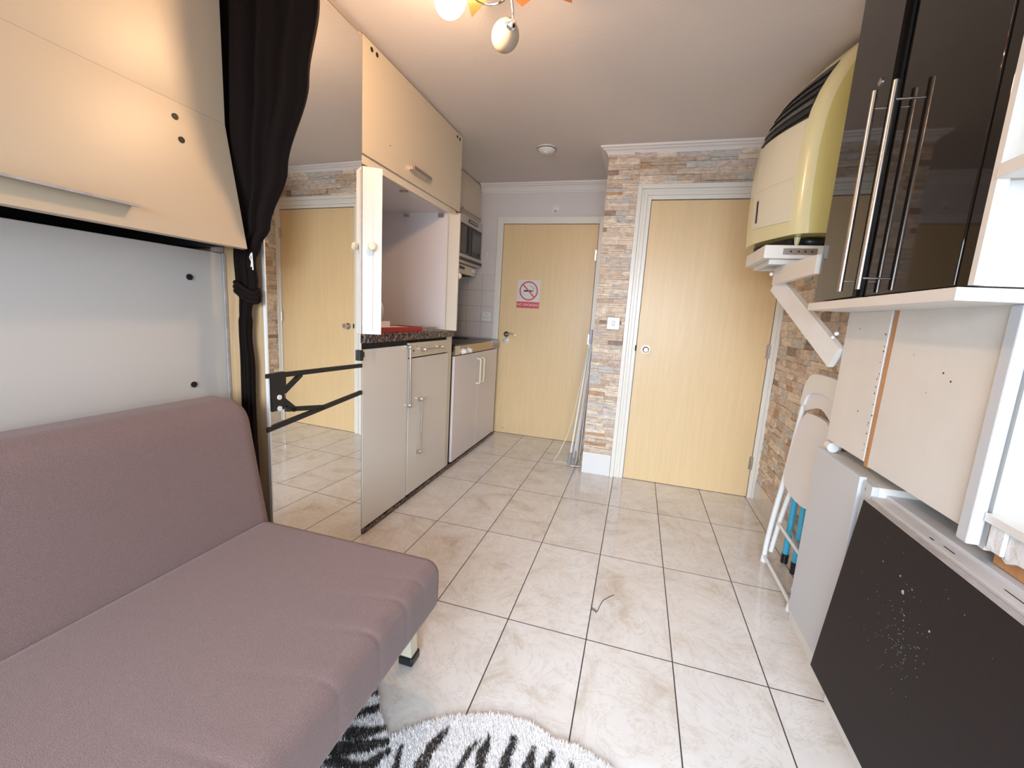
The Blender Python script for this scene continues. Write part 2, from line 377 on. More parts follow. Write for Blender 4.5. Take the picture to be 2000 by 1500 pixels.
def text(name, s, size, loc, m, parent, rot=(math.pi / 2, 0, 0)):
    c = bpy.data.curves.new(name, 'FONT'); c.body = s; c.size = size; c.extrude = .0004; c.align_x = 'CENTER'; c.align_y = 'CENTER'
    t = bpy.data.objects.new(name + '_tmp', c); S.collection.objects.link(t)
    bpy.context.view_layer.update(); me = bpy.data.meshes.new_from_object(t.evaluated_get(bpy.context.evaluated_depsgraph_get()))
    bpy.data.objects.remove(t); me.materials.clear(); me.materials.append(m)
    me.transform(Matrix.Translation(loc) @ Euler(rot).to_matrix().to_4x4())
    o = bpy.data.objects.new(name, me); S.collection.objects.link(o)
    if parent: o.parent = parent; o.location = -wloc(parent)
    return o
text('lettering', 'NO SMOKING', .033, (-1.013, 3.9262, 1.259), M_['signwhite'], sg)

# small fittings -----------------------------------------------------------
sw = thing('light_switch', (-.177, 3.18, 1.10), 'white square light switch on the stone pier between the doors', 'light switch')
obj('plate', B(M_['plast'], -.221, -.133, 3.168, 3.180, 1.100, 1.186, bev=.003), sw)
obj('rocker', B(M_['grey'], -.186, -.168, 3.165, 3.168, 1.126, 1.160), sw)
obj('rocker', B(M_['plast'], -.183, -.171, 3.162, 3.166, 1.130, 1.156), sw)
sa = thing('smoke_alarm', (-.745, 3.14, 2.33), 'round white smoke alarm on the ceiling before the far door', 'smoke alarm')
m = MB(M_['plast']); m.tube([(-.745, 3.14, z) for z in (2.3299, 2.318, 2.312, 2.300, 2.296)], .06, 36, rs=[.066, .066, .060, .046, .040]); obj('housing', m, sa, True)
m = MB(M_['dark']); m.tube([(-.745, 3.14, 2.321), (-.745, 3.14, 2.3165)], .0672, 36); obj('vent_ring', m, sa)
m = MB(M_['plast']); m.tube([(-.745, 3.125, 2.298), (-.745, 3.125, 2.288)], .018, 20, rs=[.021, .017]); obj('button', m, sa, True)
th = thing('wall_sensor', (-.816, 3.94, 2.09), 'small round white fitting on the wall above the far door', 'sensor')
m = MB(M_['plast']); m.cyl((-.816, 3.949, 2.116), (-.816, 3.940, 2.116), .034, 24); obj('cover', m, th, True)
m = MB(M_['grey']); m.box(-.822, -.810, 3.936, 3.940, 2.085, 2.105); m.tube([(-.816 + .024 * math.cos(a), 3.939, 2.116 + .024 * math.sin(a)) for a in [k * math.pi / 10 for k in range(2, 19)]], .0012, 6); obj('dial', m, th)
so = thing('wall_socket', (-1.42, 3.94, 1.09), 'white wall socket on the tiles beside the far door', 'socket')
obj('plate', B(M_['plast'], -1.462, -1.378, 3.932, 3.940, 1.088, 1.172, bev=.002), so)
for dx, dz in ((0, .015), (-.015, -.012), (.015, -.012)): obj('pin_hole', B(M_['signblack'], -1.422 + dx, -1.416 + dx, 3.931, 3.9325, 1.127 + dz, 1.135 + dz), so)
for dx in (-.028, .028): obj('screw', B(M_['signblack'], -1.422 + dx, -1.416 + dx, 3.931, 3.9325, 1.128, 1.132), so)
hk = MB(M_['plast']); hk.box(-1.458, -1.438, 3.94, 3.95, 1.68, 1.73, bev=.003); hk.tube([(-1.448, 3.94, 1.695), (-1.448, 3.925, 1.688), (-1.448, 3.920, 1.700)], .004, 8)
tag(obj('wall_hook', hk), 'tiny white stick-on hook on the wall right of the microwave', 'hook')

# ================================================================ KITCHEN RUN, LEFT
XF = -1.258
def bar_handle(parent, pts, r=.006, post=.03, square=True, m='steel'):
    """pts: two ends (y,z) of a bar standing off the front plane XF"""
    (y0, z0), (y1, z1) = pts; mb = MB(M_[m]); x = XF + post
    mb.tube([(x, y0, z0), (x, y1, z1)], r, 10)
    for (y, z) in pts: mb.box(XF, x + r, y - .009, y + .009, z - .010, z + .010, bev=.002)
    return obj('handle', mb, parent, True)
# tall wall unit with lift-up door
t = thing('lift_door_cabinet', (-1.55, 2.3, 1.835), 'large cream wall cabinet with a lift-up door, next to the mirror', 'cabinet')
obj('body', B(M_['cream2'], -1.895, XF - .021, 1.765, 2.845, 1.850, 2.326), t)
d = obj('door', B(M_['cream'], XF - .020, XF, 1.762, 2.850, 1.836, 2.312, bev=.0015), t)
h = MB(M_['steel']); h.box(XF, XF + .028, 2.165, 2.183, 1.895, 1.913); h.box(XF, XF + .028, 2.350, 2.368, 1.895, 1.913); h.box(XF + .022, XF + .032, 2.165, 2.368, 1.893, 1.915, bev=.002); obj('handle', h, d)
for y in (1.825, 1.865, 2.765, 2.805): obj('bolt_hole', MB(M_['dark']).cyl((XF - .001, y, 2.285), (XF + .0015, y, 2.285), .010, 14), d)
obj('bolt_hole', MB(M_['dark']).cyl((XF - .001, 1.98, 1.945), (XF + .001, 1.98, 1.945), .003, 8), d)
# alcove unit beneath with two narrow open doors
t = thing('alcove_cabinet', (-1.55, 2.3, 1.03), 'open white cupboard above the granite worktop with two narrow open doors', 'cabinet')
m = MB(M_['lilac']); m.box(-1.895, -1.875, 1.765, 2.80, 1.032, 1.846); m.box(-1.875, -1.28, 1.765, 1.783, 1.032, 1.846)
m.box(-1.875, -1.28, 2.70, 2.72, 1.032, 1.846); m.box(-1.875, -1.28, 1.783, 2.70, 1.800, 1.846)
obj('body', m, t)
obj('front_frame', MB(M_['cream2']).box(-1.28, -1.268, 1.765, 2.80, 1.796, 1.834).box(-1.28, -1.268, 2.70, 2.80, 1.032, 1.796), t)
for q in ((-1.33, -1.29, 2.19, 2.21, 1.790, 1.800), (-1.34, -1.30, 2.685, 2.70, 1.768, 1.792), (-1.60, -1.56, 2.690, 2.70, 1.772, 1.790)): obj('hinge', B(M_['steel'], *q), t)
def ad(t_, d_, z): return Vector((-1.256 + .82 * t_ + .572 * d_, 1.757 + .572 * t_ - .82 * d_, z))   # along the ajar door, out of its face
d = obj('door', MB(M_['white']).prism([ad(0, 0, 1.031), ad(.086, 0, 1.031), ad(.086, -.018, 1.031), ad(0, -.018, 1.031)], (0, 0, .749)).prism([ad(.012, 0, 1.046), ad(.046, 0, 1.046), ad(.046, .004, 1.046), ad(.012, .004, 1.046)], (0, 0, .719)), t, label='white door edge nearest the mirror')
m = MB(M_['beige']); m.tube([ad(.043, q, 1.434) for q in (0, .006, .010, .022, .030, .032)], .02, 24, rs=[.009, .008, .017, .020, .015, .003]); obj('knob', m, d, True)
d = obj('door', B(M_['cream2'], -1.272, -1.190, 2.700, 2.716, 1.031, 1.795, bev=.002), t)
m = MB(M_['beige']); m.tube([(-1.205, y, 1.40) for y in (2.716, 2.726, 2.734, 2.75, 2.758)], .02, 20, rs=[.008, .008, .02, .022, .006]); m.cyl((-1.215, 2.699, 1.41), (-1.215, 2.701, 1.41), .004, 8); obj('knob', m, d, True)
m = MB(M_['steel']); m.box(-1.25, -1.20, 2.694, 2.702, 1.785, 1.795); obj('hinge', m, d)
# worktop
tag(obj('worktop', B(M_['granite'], -1.895, -1.245, 1.762, 2.80, .985, 1.030, bev=.004)), 'speckled brown granite-look worktop slab below the open cupboard', 'worktop')
# base cabinets
t = thing('base_cabinet', (-1.55, 1.97, 0), 'tall-fronted beige base cabinet next to the mirror', 'cabinet')
obj('body', B(M_['cream2'], -1.895, XF - .022, 1.765, 2.195, .10, .900), t)
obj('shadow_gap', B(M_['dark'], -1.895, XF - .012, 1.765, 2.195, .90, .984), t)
obj('plinth', B(M_['dark'], -1.80, XF - .03, 1.765, 2.195, 0, .10), t)
d = obj('door', B(M_['greige'], XF - .020, XF, 1.762, 2.192, .030, .955, bev=.002), t)
bar_handle(d, ((2.178, .945), (2.188, .600)), .0075, .022)
t = thing('base_cabinet', (-1.55, 2.5, 0), 'beige base cabinet with one drawer over a door, left of the hob unit', 'cabinet')
obj('body', B(M_['cream2'], -1.895, XF - .022, 2.200, 2.840, .10, .870), t)
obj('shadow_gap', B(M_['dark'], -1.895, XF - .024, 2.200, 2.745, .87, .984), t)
obj('plinth', B(M_['dark'], -1.80, XF - .03, 2.200, 2.840, 0, .10), t)
d = obj('drawer', B(M_['cream'], XF - .020, XF, 2.203, 2.745, .880, .966, bev=.002), t)
bar_handle(d, ((2.345, .922), (2.590, .922)), .0055, .03)
for y, z in ((2.255, .918), (2.285, .945), (2.66, .92)): obj('screw_hole', MB(M_['dark']).cyl((XF - .001, y, z), (XF + .0012, y, z), .006 if y < 2.27 else .003, 10), d)
d = obj('door', B(M_['greige'], XF - .020, XF, 2.203, 2.745, .032, .873, bev=.002), t)
bar_handle(d, ((2.325, .615), (2.318, .280)), .005, .028)
obj('filler_strip', MB(M_['cream']).box(XF - .022, XF - .004, 2.748, 2.800, .030, .985), t)
# kitchenette
t = thing('kitchenette', (-1.55, 3.35, 0), 'compact hob unit with steel front band and lilac doors, beside the far door', 'kitchen unit')
obj('body', B(M_['dark'], -1.895, XF - .024, 2.850, 3.835, .03, .880), t)
obj('control_band', MB([M_['brass'], M_['steel']]).box(XF - .022, XF + .004, 2.845, 3.835, .845, .915, bev=.003), t)
obj('band_end', B(M_['steel'], XF - .010, XF + .0055, 2.844, 2.935, .846, .914), t)
obj('end_cap', B(M_['grey'], XF - .010, XF + .007, 3.700, 3.836, .846, .914), t)
obj('hob_top', MB(M_['blackpl']).box(-1.895, XF + .002, 2.845, 3.835, .9155, .925, bev=.002), t)
for (cx_, cy_, r_) in ((-1.50, 3.10, .09), (-1.52, 3.55, .075)):
    m = MB(M_['black']); m.tube([(cx_, cy_, .925), (cx_, cy_, .934), (cx_, cy_, .936)], r_, 32, rs=[r_, r_, r_ - .01]); obj('hot_plate', m, t, True)
for y in (2.985, 3.095):
    m = MB(M_['plast']); m.tube([(x, y, .868) for x in (XF + .004, XF + .010, XF + .012, XF + .036, XF + .038)], .02, 24, rs=[.024, .024, .019, .016, .012]); obj('knob', m, t, True)
def kdoor(y0, y1, hy, px0, z0=.032, z1=.838):
    d = obj('door', B(M_['lilac'], XF - .020, XF, y0, y1, z0, z1, bev=.002), t)
    m = MB(M_['beige']); m.tube([(XF, hy, .785), (XF + .026, hy, .785), (XF + .034, hy, .775), (XF + .034, hy, .590), (XF + .026, hy, .580), (XF, hy, .580)], .008, 10); obj('handle', m, d, True)
kdoor(2.853, 3.345, 3.310, 0); kdoor(3.350, 3.800, 3.395, 0)
obj('plinth', B(M_['dark'], -1.80, XF - .010, 2.85, 3.83, 0, .03), t)
obj('side_panel', B(M_['lilac'], -1.80, XF - .001, 3.803, 3.835, .03, .84), t)
bp = MB(M_['white']); bp.tube([(-1.295, 3.875, 0), (-1.295, 3.875, .93)], .014, 12)
tag(obj('waste_pipe', bp, None, True), 'white upright pipe between the hob unit and the far door', 'pipe')
sk = MB(M_['granite']); sk.box(-1.262, XF + .006, 1.765, 3.83, 0, .026); tag(obj('plinth_strip', sk), 'dark speckled strip along the floor under the kitchen cabinets', 'plinth')

# microwave + cooker hood + small cabinet
XM = -1.500
t = thing('wall_cabinet', (-1.7, 3.65, 2.0), 'small cream wall cabinet above the microwave', 'cabinet')
obj('body', B(M_['cream2'], -1.895, -1.546, 3.30, 3.92, 1.985, 2.326), t)
d = obj('door', B(M_['cream'], -1.544, -1.528, 3.30, 3.915, 1.990, 2.318, bev=.002), t)
m = MB(M_['steel']); m.box(-1.528, -1.500, 3.48, 3.49, 2.012, 2.024); m.box(-1.528, -1.500, 3.86, 3.87, 2.012, 2.024); m.box(-1.506, -1.498, 3.46, 3.885, 2.010, 2.026); obj('handle', m, d)
t = thing('microwave', (-1.7, 3.7, 1.56), 'silver and black microwave oven mounted under the small wall cabinet', 'microwave')
obj('body', B(M_['steel'], -1.88, XM - .02, 3.42, 3.938, 1.575, 1.975, bev=.004), t)
d = obj('front_panel', B(M_['steel'], XM - .019, XM, 3.42, 3.938, 1.575, 1.975, bev=.004), t)
obj('door_window', B(M_['screen'], XM, XM + .004, 3.43, 3.90, 1.655, 1.895), t)
obj('window_frame', MB(M_['blackpl']).box(XM + .004, XM + .008, 3.66, 3.675, 1.655, 1.895).box(XM + .004, XM + .008, 3.43, 3.90, 1.885, 1.897).box(XM + .004, XM + .008, 3.43, 3.90, 1.653, 1.665), t)
obj('inner_glass', B(M_['greenglass'], XM + .004, XM + .0055, 3.70, 3.875, 1.70, 1.85), t)
obj('display', B(M_['blackpl'], XM, XM + .004, 3.60, 3.80, 1.925, 1.955), t)
for k in range(5): obj('button', B(M_['plast'], XM + .004, XM + .005, 3.615 + .036 * k, 3.632 + .036 * k, 1.934, 1.946), t)
obj('lower_vent', B(M_['blackpl'], XM, XM + .005, 3.42, 3.935, 1.595, 1.622), t)
t = thing('cooker_hood', (-1.7, 3.65, 1.48), 'slim beige cooker hood under the microwave', 'cooker hood')
obj('body', B(M_['beige'], -1.88, -1.53, 3.40, 3.88, 1.492, 1.572, bev=.006), t)
obj('filter', B(M_['dark'], -1.86, -1.56, 3.43, 3.85, 1.487, 1.4925), t)
m = MB(M_['plast']); m.cyl((-1.53, 3.80, 1.535), (-1.505, 3.80, 1.535), .022, 18); obj('knob', m, t, True)
obj('switch', B(M_['blackpl'], -1.53, -1.524, 3.50, 3.60, 1.53, 1.55), t)

# things on the worktop
t = thing('red_tray', (-1.35, 2.2, 1.03), 'flat red plastic tray lying on the granite worktop', 'tray')
m = MB(M_['red']); m.box(-1.43, -1.262, 1.92, 2.36, 1.0305, 1.036); m.box(-1.43, -1.42, 1.92, 2.36, 1.036, 1.058); m.box(-1.272, -1.262, 1.92, 2.36, 1.036, 1.058); m.box(-1.42, -1.272, 1.92, 1.93, 1.036, 1.058); m.box(-1.42, -1.272, 2.35, 2.36, 1.036, 1.058); obj('tray_body', m, t)
m = MB(M_['paper']); m.prism([(-1.41, 1.95, 1.0365), (-1.30, 1.95, 1.0365), (-1.30, 2.30, 1.0365), (-1.41, 2.30, 1.0365)], (0, 0, .018)); m.prism([(-1.40, 2.02, 1.055), (-1.33, 2.02, 1.055), (-1.365, 2.08, 1.085)], (0, .09, .0))
tag(obj('folded_cloth', m), 'crumpled white cloth heaped in the red tray', 'cloth')
m = MB(M_['edge']); m.box(-1.40, -1.275, 2.375, 2.585, 1.0305, 1.036); m.box(-1.395, -1.28, 2.38, 2.58, 1.036, 1.048)
m.box(-1.40, -1.275, 2.375, 2.585, 1.048, 1.053)
tag(obj('notebook', m), 'grey-brown booklet lying to the right of the red tray', 'booklet')
pl = MB(M_['plast']); P = []
for k in range(32): a = 2 * math.pi * k / 32; P.append((-1.605 + .105 * math.cos(a), 2.30, 1.137 + .105 * math.sin(a)))
pl.prism(P, (0, .012, 0)); pl.xform(Matrix.Translation((0, 0, 0)))
tag(obj('dinner_plate', pl), 'white plate standing on edge behind the near open cupboard door', 'plate')

# ================================================================ WARDROBE + MIRROR
t = thing('mirror_wardrobe', (-1.6, 1.49, 0), 'tall wardrobe with oak side and full-height mirror door', 'wardrobe')
obj('side_panel', B(M_['oak'], -1.895, -1.279, 1.226, 1.246, 0.001, 2.326), t)
m = MB(M_['cream2']); m.box(-1.895, -1.290, 1.247, 1.759, 0.001, 2.326); obj('body', m, t)
PHI = math.radians(1.9)
def mir(s, z, d=0):   # s along the mirror from its near edge, d out of the glass
    return Vector((-1.2755 + s * math.sin(PHI) + d * math.cos(PHI), 1.229 + s * math.cos(PHI) - d * math.sin(PHI), z))
def mbox(mb, s0, s1, z0, z1, d0, d1):
    mb.quadbox([mir(s0, z0, d0), mir(s0, z0, d1), mir(s1, z0, d1), mir(s1, z0, d0), mir(s0, z1, d0), mir(s0, z1, d1), mir(s1, z1, d1), mir(s1, z1, d0)]); return mb
dr = obj('mirror_door', mbox(MB(M_['mirror']), .002, .526, .004, 2.300, -.006, 0), t, label='full-height mirror')
obj('edge_trim', mbox(MB(M_['plast']), -.004, .0015, .004, 2.300, -.008, .004), dr)
t = thing('metal_bracket', mir(.05, .69, .005), 'black steel bracket with two long bars fixed across the mirror', 'bracket')
def mbar(mb, a, b, w, d0=.001, d1=.007):
    a, b = Vector(a), Vector(b); n = (b - a).normalized(); n = Vector((-n.y, n.x)) * w / 2
    q = [a - n, b - n, b + n, a + n]; mb.prism([mir(p.x, p.y, d0) for p in q], mir(0, 0, d1) - mir(0, 0, d0)); return mb
m = MB(M_['black']); m.prism([mir(*p, .0012) for p in ((.006, .756), (.006, .897), (.070, .900), (.070, .835), (.060, .815), (.070, .775), (.060, .758))], mir(0, 0, .010) - mir(0, 0, .0012)); obj('plate', m, t)
obj('arm', mbar(MB(M_['black']), (.060, .888), (.525, .880), .018), t)
obj('arm', mbar(MB(M_['black']), (-.016, .690), (.525, .749), .018), t)
m = MB(M_['black']); mbar(m, (.066, .822), (.152, .880), .017); mbar(m, (.062, .790), (.118, .742), .02); mbar(m, (.075, .752), (.27, .724), .018); obj('brace', m, t)
m = MB(M_['black']); mbar(m, (-.017, .892), (.008, .892), .016, .0045, .010); obj('end_stop', m, t)
for z in (.807, .764):
    m = MB(M_['plast']); m.cyl(mir(.036, z, .010), mir(.036, z, .014), .0095, 16); obj('bolt', m, t)
m = MB(M_['black']); mbox(m, .500, .522, .905, .955, .001, .014); mbox(m, .522, .536, .92, .945, .001, .01)
tag(obj('mirror_clip', m), 'small black clip at the right edge of the mirror at worktop height', 'clip')

# ================================================================ WALL BED UNIT behind sofa
t = thing('wall_bed_unit', (-1.6, .2, 0), 'large white wall unit behind the sofa with an overhead flap', 'wall unit')
obj('lower_panel', B(M_['bed'], -1.470, -1.450, -1.15, 1.222, .01, 1.318, bev=.002), t)
m = MB(M_['dark']); m.box(-1.895, -1.875, -1.15, 1.15, 1.33, 2.326); m.box(-1.895, -1.472, -1.15, 1.15, 1.29, 1.31); obj('inner_back', m, t)  # dark colour puts the shade of the recess into its inner faces
obj('upper_panel', B(M_['bedflap'], -1.353, -1.333, -1.15, 1.150, 1.7085, 2.326), t)
m = MB(M_['dark']); m.box(-1.873, -1.355, 1.130, 1.149, 1.330, 2.326); obj('end_panel', m, t)  # same dark colour carries the recess shade onto its end
m = MB(M_['edge']); m.box(-1.47, -1.45, 1.19, 1.222, 1.32, 1.345); m.box(-1.448, -1.443, 1.214, 1.224, .3, 1.318); obj('edge_strip', m, t)
Z0, Z1, XA, XB = 1.326, 1.708, -1.262, -1.333
m = MB(M_['bedflap']); m.prism([(XB, -1.15, Z1), (XA, -1.15, Z0), (XA - .018, -1.15, Z0 - .003), (XB - .018, -1.15, Z1 - .003)], (0, 2.30, 0))
fl = obj('flap', m, t)
m = MB(M_['edge'])
def onf(z, d=0): k = (Z1 - z) / (Z1 - Z0); return (XB + (XA - XB) * k + d)
m.prism([(onf(1.388, .001), -.6, 1.388), (onf(1.388, .032), -.6, 1.383), (onf(1.388, .032), -.6, 1.377), (onf(1.38, .001), -.6, 1.380)], (0, 1.423, 0)); obj('handle', m, fl, label='long slim pull ledge')
for y, z in ((.986, 1.663), (.992, 1.603)): obj('bolt', MB(M_['black']).cyl((onf(z) - .002, y, z), (onf(z, .003), y, z), .0085, 16), fl)
for y, z in ((1.093, 1.224), (1.086, .862)): obj('bolt', MB(M_['black']).cyl((-1.4505, y, z), (-1.446, y, z), .010, 16), t)

# ================================================================ CURTAIN
def interp(tab, z):
    tab = sorted(tab)
    if z <= tab[0][0]: return tab[0][1]
    for (a, b), (c, d_) in zip(tab, tab[1:]):
        if z <= c: k = (z - a) / (c - a); k = k * k * (3 - 2 * k); return b + (d_ - b) * k
    return tab[-1][1]
XL = [(.02, -1.352), (.8, -1.352), (1.03, -1.350), (1.16, -1.349), (1.22, -1.362), (1.30, -1.366), (1.36, -1.362), (1.55, -1.378), (1.75, -1.392), (2.05, -1.392), (2.31, -1.392)]
XR = [(.02, -1.285), (.4, -1.288), (.80, -1.297), (.93, -1.295), (1.03, -1.305), (1.12, -1.298), (1.175, -1.280), (1.22, -1.262), (1.29, -1.270), (1.34, -1.245), (1.40, -1.203), (1.58, -1.128), (1.84, -1.044), (2.05, -1.000), (2.31, -.955)]
cm = MB(M_['curtain']); NZ, NU = 150, 130; grid = []
for i in range(NZ + 1):
    z = .02 + (2.31 - .02) * i / NZ; xl, xr = interp(XL, z), interp(XR, z); wd = xr - xl; row = []
    amp = .007 + .014 * min(1, max(0, (z - 1.32) / .5)) + (.004 if z < 1.1 else 0)
    for k in range(NU + 1):
        u = k / NU; ph = u * 2 * math.pi * 3.6
        y = 1.188 + amp * (math.sin(ph + .5 * math.sin(2.2 * z)) + .18 * math.sin(2.7 * ph + 3 * z)) * (1 if .02 < u < .98 else .4)
        x = xl + wd * (u + .018 * math.sin(ph * .5 + 2 * z)) * 1.0
        row.append(cm.bm.verts.new((x, y, z)))
    grid.append(row)
for a, b in zip(grid, grid[1:]):
    for k in range(NU): cm.bm.faces.new([a[k], a[k + 1], b[k + 1], b[k]])
ct = thing('curtain', (-1.31, 1.188, 0.02), 'black cloth curtain gathered and tied beside the mirror', 'curtain')
c_ = obj('cloth', cm, ct, True); sm = c_.modifiers.new('thickness', 'SOLIDIFY'); sm.thickness = .0025
tb = MB(M_['curtain'])
for zc, rr in ((1.172, .009), (1.186, .010), (1.200, .009)):
    P = [(-1.310 + (.044) * math.cos(a), 1.187 + .020 * math.sin(a), zc - .014 * math.cos(a) + .006 * math.sin(2 * a)) for a in [2 * math.pi * k / 28 for k in range(29)]]
    tb.tube(P, rr, 8)
obj('tie_band', tb, ct, True)
ck = MB(M_['plast']); ck.tube([(-1.258, 1.158, 1.27), (-1.252, 1.156, 1.285), (-1.258, 1.155, 1.30), (-1.254, 1.156, 1.312)], .0018, 8); ck.tube([(-1.250, 1.158, 1.26), (-1.250, 1.155, 1.315)], .002, 8); obj('tie_hook', ck, ct, True)
tag(obj('curtain_rail', MB(M_['white']).box(-1.50, -.60, 1.176, 1.200, 2.312, 2.329)), 'white ceiling rail that carries the black curtain', 'curtain rail')

# ================================================================ SOFA
t = thing('sofa_bed', (-.95, .2, 0), 'mauve fabric sofa bed along the left wall', 'sofa')
def soft(mb, wav=0, seed=0):
    rnd = random.Random(seed)
    return mb
# seat cushion as a dense rounded slab with creases near its front edge
def slab(prof, y0, y1, ny, endr, crease=None):
    """prof: closed list of (x,z) ; ends rounded by shrinking toward the profile centroid"""
    mb = MB(M_['sofa']); n = len(prof); cx_ = sum(p[0] for p in prof) / n; cz_ = sum(p[1] for p in prof) / n
    ys = [y0 + endr * (1 - math.cos(a)) for a in [k * math.pi / 16 for k in range(9)]]
    st = [(y, endr * (1 - math.sin(k * math.pi / 16))) for k, y in enumerate(ys)]
    mid = [(y0 + endr + (y1 - y0 - 2 * endr) * k / ny, 0) for k in range(1, ny)]
    full = st + mid + [(y1 - (y - y0), s_) for y, s_ in st[::-1]]
    rings = []
    for y, sh in full:
        ring = []
        for (x, z) in prof:
            dx, dz = x - cx_, z - cz_; 
            hx = max(abs(p[0] - cx_) for p in prof); hz = max(abs(p[1] - cz_) for p in prof)
            X = cx_ + dx * (1 - sh / hx); Z = cz_ + dz * (1 - sh / hz)
            if crease: o_ = crease(X, y, Z); X += o_[0]; Z += o_[1]
            ring.append(mb.bm.verts.new((X, y, Z)))
        rings.append(ring)
    for a, b in zip(rings, rings[1:]):
        for k in range(n): mb.bm.faces.new([a[k], a[(k + 1) % n], b[(k + 1) % n], b[k]])
    mb.bm.faces.new(rings[0]); mb.bm.faces.new(rings[-1][::-1]); return mb
def rrect(x0, x1, z0, z1, rs, n=8, m=24):
    """rounded rectangle, radii for corners (x1z0, x1z1, x0z1, x0z0), straight sides subdivided"""
    out = []
    cs = [((x1 - rs[0], z0 + rs[0]), rs[0], -90), ((x1 - rs[1], z1 - rs[1]), rs[1], 0), ((x0 + rs[2], z1 - rs[2]), rs[2], 90), ((x0 + rs[3], z0 + rs[3]), rs[3], 180)]
    for (c, r, a0) in cs:
        for k in range(n + 1):
            a = math.radians(a0 + 90 * k / n); out.append((c[0] + r * math.cos(a), c[1] + r * math.sin(a)))
    res = []
    for a, b in zip(out, out[1:] + out[:1]):
        l = math.dist(a, b); k = max(1, int(l / .03))
        for j in range(k): res.append((a[0] + (b[0] - a[0]) * j / k, a[1] + (b[1] - a[1]) * j / k))
    return res
CR = [(.10, .95), (.27, .6), (.43, .9), (.60, .7), (.74, 1.0), (.86, .85), (.95, .6)]
def crease(x, y, z):
    o_ = 0
    f = max(0, min(1, (x + .78) / .22))
    for yc, a in CR:
        yy_ = y - yc - .25 * (x + .55) * (1 if yc > .5 else .4); o_ -= a * .0011 * math.exp(-(yy_ / .006) ** 2) * f
        o_ += a * .0006 * math.exp(-((yy_ - .03) / .02) ** 2) * f
    return (o_ * .7, o_ * (1 if z > .36 else -.3))
obj('seat_cushion', slab(rrect(-1.165, -.490, .272, .436, (.045, .042, .05, .03)), -.95, 1.082, 420, .035, crease), t, True)
# back cushion: profile tilted
bp_ = rrect(-1.335, -1.17, .36, .838, (.03, .060, .055, .03))
bp_ = [(x + (-.06) * max(0, (z - .38)) / .45 + .035 * (1 - (z - .36) / .48), z) for x, z in bp_]
obj('back_cushion', slab(bp_, -.95, 1.104, 60, .045), t, True)
m = MB(M_['blackpl']); m.box(-1.22, -.56, -.85, 1.02, .235, .272); obj('base_frame', m, t)
for (x, y, sg_) in ((-.625, 1.0, 1), (-.625, -.8, -1), (-1.15, 1.0, 1), (-1.15, -.8, -1)):
    m = MB(M_['beige']); fy = y + .132 * sg_
    a, b = Vector((x, fy - .02 * sg_, .236)), Vector((x, fy, .030)); m.obox(a, b, .04, .04, up=(0, 1, .1)); lg = obj('leg', m, t)
    m = MB(M_['blackpl']); m.box(x - .026, x + .026, fy - .026, fy + .030, 0.001, .032, bev=.006); obj('foot_cap', m, lg)

# ================================================================ ZEBRA RUG
OUT = [(-.655, .993), (-.598, .928), (-.545, .880), (-.525, .886), (-.474, .942), (-.407, .989), (-.326, 1.026), (-.239, 1.048), (-.164, 1.042), (-.100, 1.020), (-.039, 1.024), (.002, 1.009),
       (.051, .996), (.13, .95), (.20, .86), (.24, .70), (.30, .60), (.38, .50), (.36, .38), (.22, .36), (.12, .28), (-.05, .18), (-.30, .15), (-.48, .22), (-.60, .35), (-.70, .50), (-.82, .60), (-.84, .78), (-.76, .93), (-.70, .99)]
STR = [([(-.397, .952), (-.409, .913), (-.418, .883), (-.421, .812), (-.40, .70), (-.41, .55)], .006, .017), ([(-.283, .967), (-.278, .944), (-.284, .913), (-.274, .863), (-.28, .75), (-.27, .6)], .006, .014),
       ([(-.301, .951), (-.319, .912), (-.326, .868), (-.33, .79)], .004, .010), ([(-.215, .987), (-.213, .961), (-.22, .935), (-.214, .889), (-.2, .76), (-.21, .6)], .010, .014),
       ([(-.155, .978), (-.157, .952), (-.158, .903), (-.15, .8), (-.14, .6)], .009, .016), ([(-.105, .981), (-.111, .957), (-.118, .917), (-.10, .8), (-.08, .6)], .009, .016),
       ([(-.053, .969), (-.044, .948), (-.03, .86), (-.02, .7)], .007, .014), ([(-.493, .866), (-.486, .831), (-.472, .794), (-.47, .7)], .005, .012),
       ([(-.64, .982), (-.70, .952)], .009, .014), ([(-.612, .945), (-.654, .905), (-.70, .88)], .012, .017), ([(-.562, .894), (-.599, .870), (-.646, .850), (-.75, .83)], .012, .020),
       ([(-.538, .862), (-.574, .834), (-.640, .805), (-.76, .78)], .012, .022), ([(-.520, .842), (-.535, .814), (-.556, .770), (-.60, .70)], .010, .020), ([(-.540, .786), (-.62, .772), (-.75, .71)], .010, .018),
       ([(.05, .93), (.04, .85), (.05, .7)], .008, .016), ([(.12, .88), (.11, .78), (.12, .65)], .008, .014), ([(-.35, .55), (-.36, .35)], .01, .02), ([(-.22, .5), (-.2, .3)], .01, .02), ([(-.08, .5), (-.05, .3)], .01, .02), ([(.1, .55), (.15, .42)], .01, .02), ([(-.5, .6), (-.52, .4)], .01, .02)]
def inside(p, poly):
    c = False; n = len(poly)
    for i in range(n):
        (x1, y1), (x2, y2) = poly[i], poly[(i + 1) % n]
        if (y1 > p[1]) != (y2 > p[1]) and p[0] < (x2 - x1) * (p[1] - y1) / (y2 - y1) + x1: c = not c
    return c
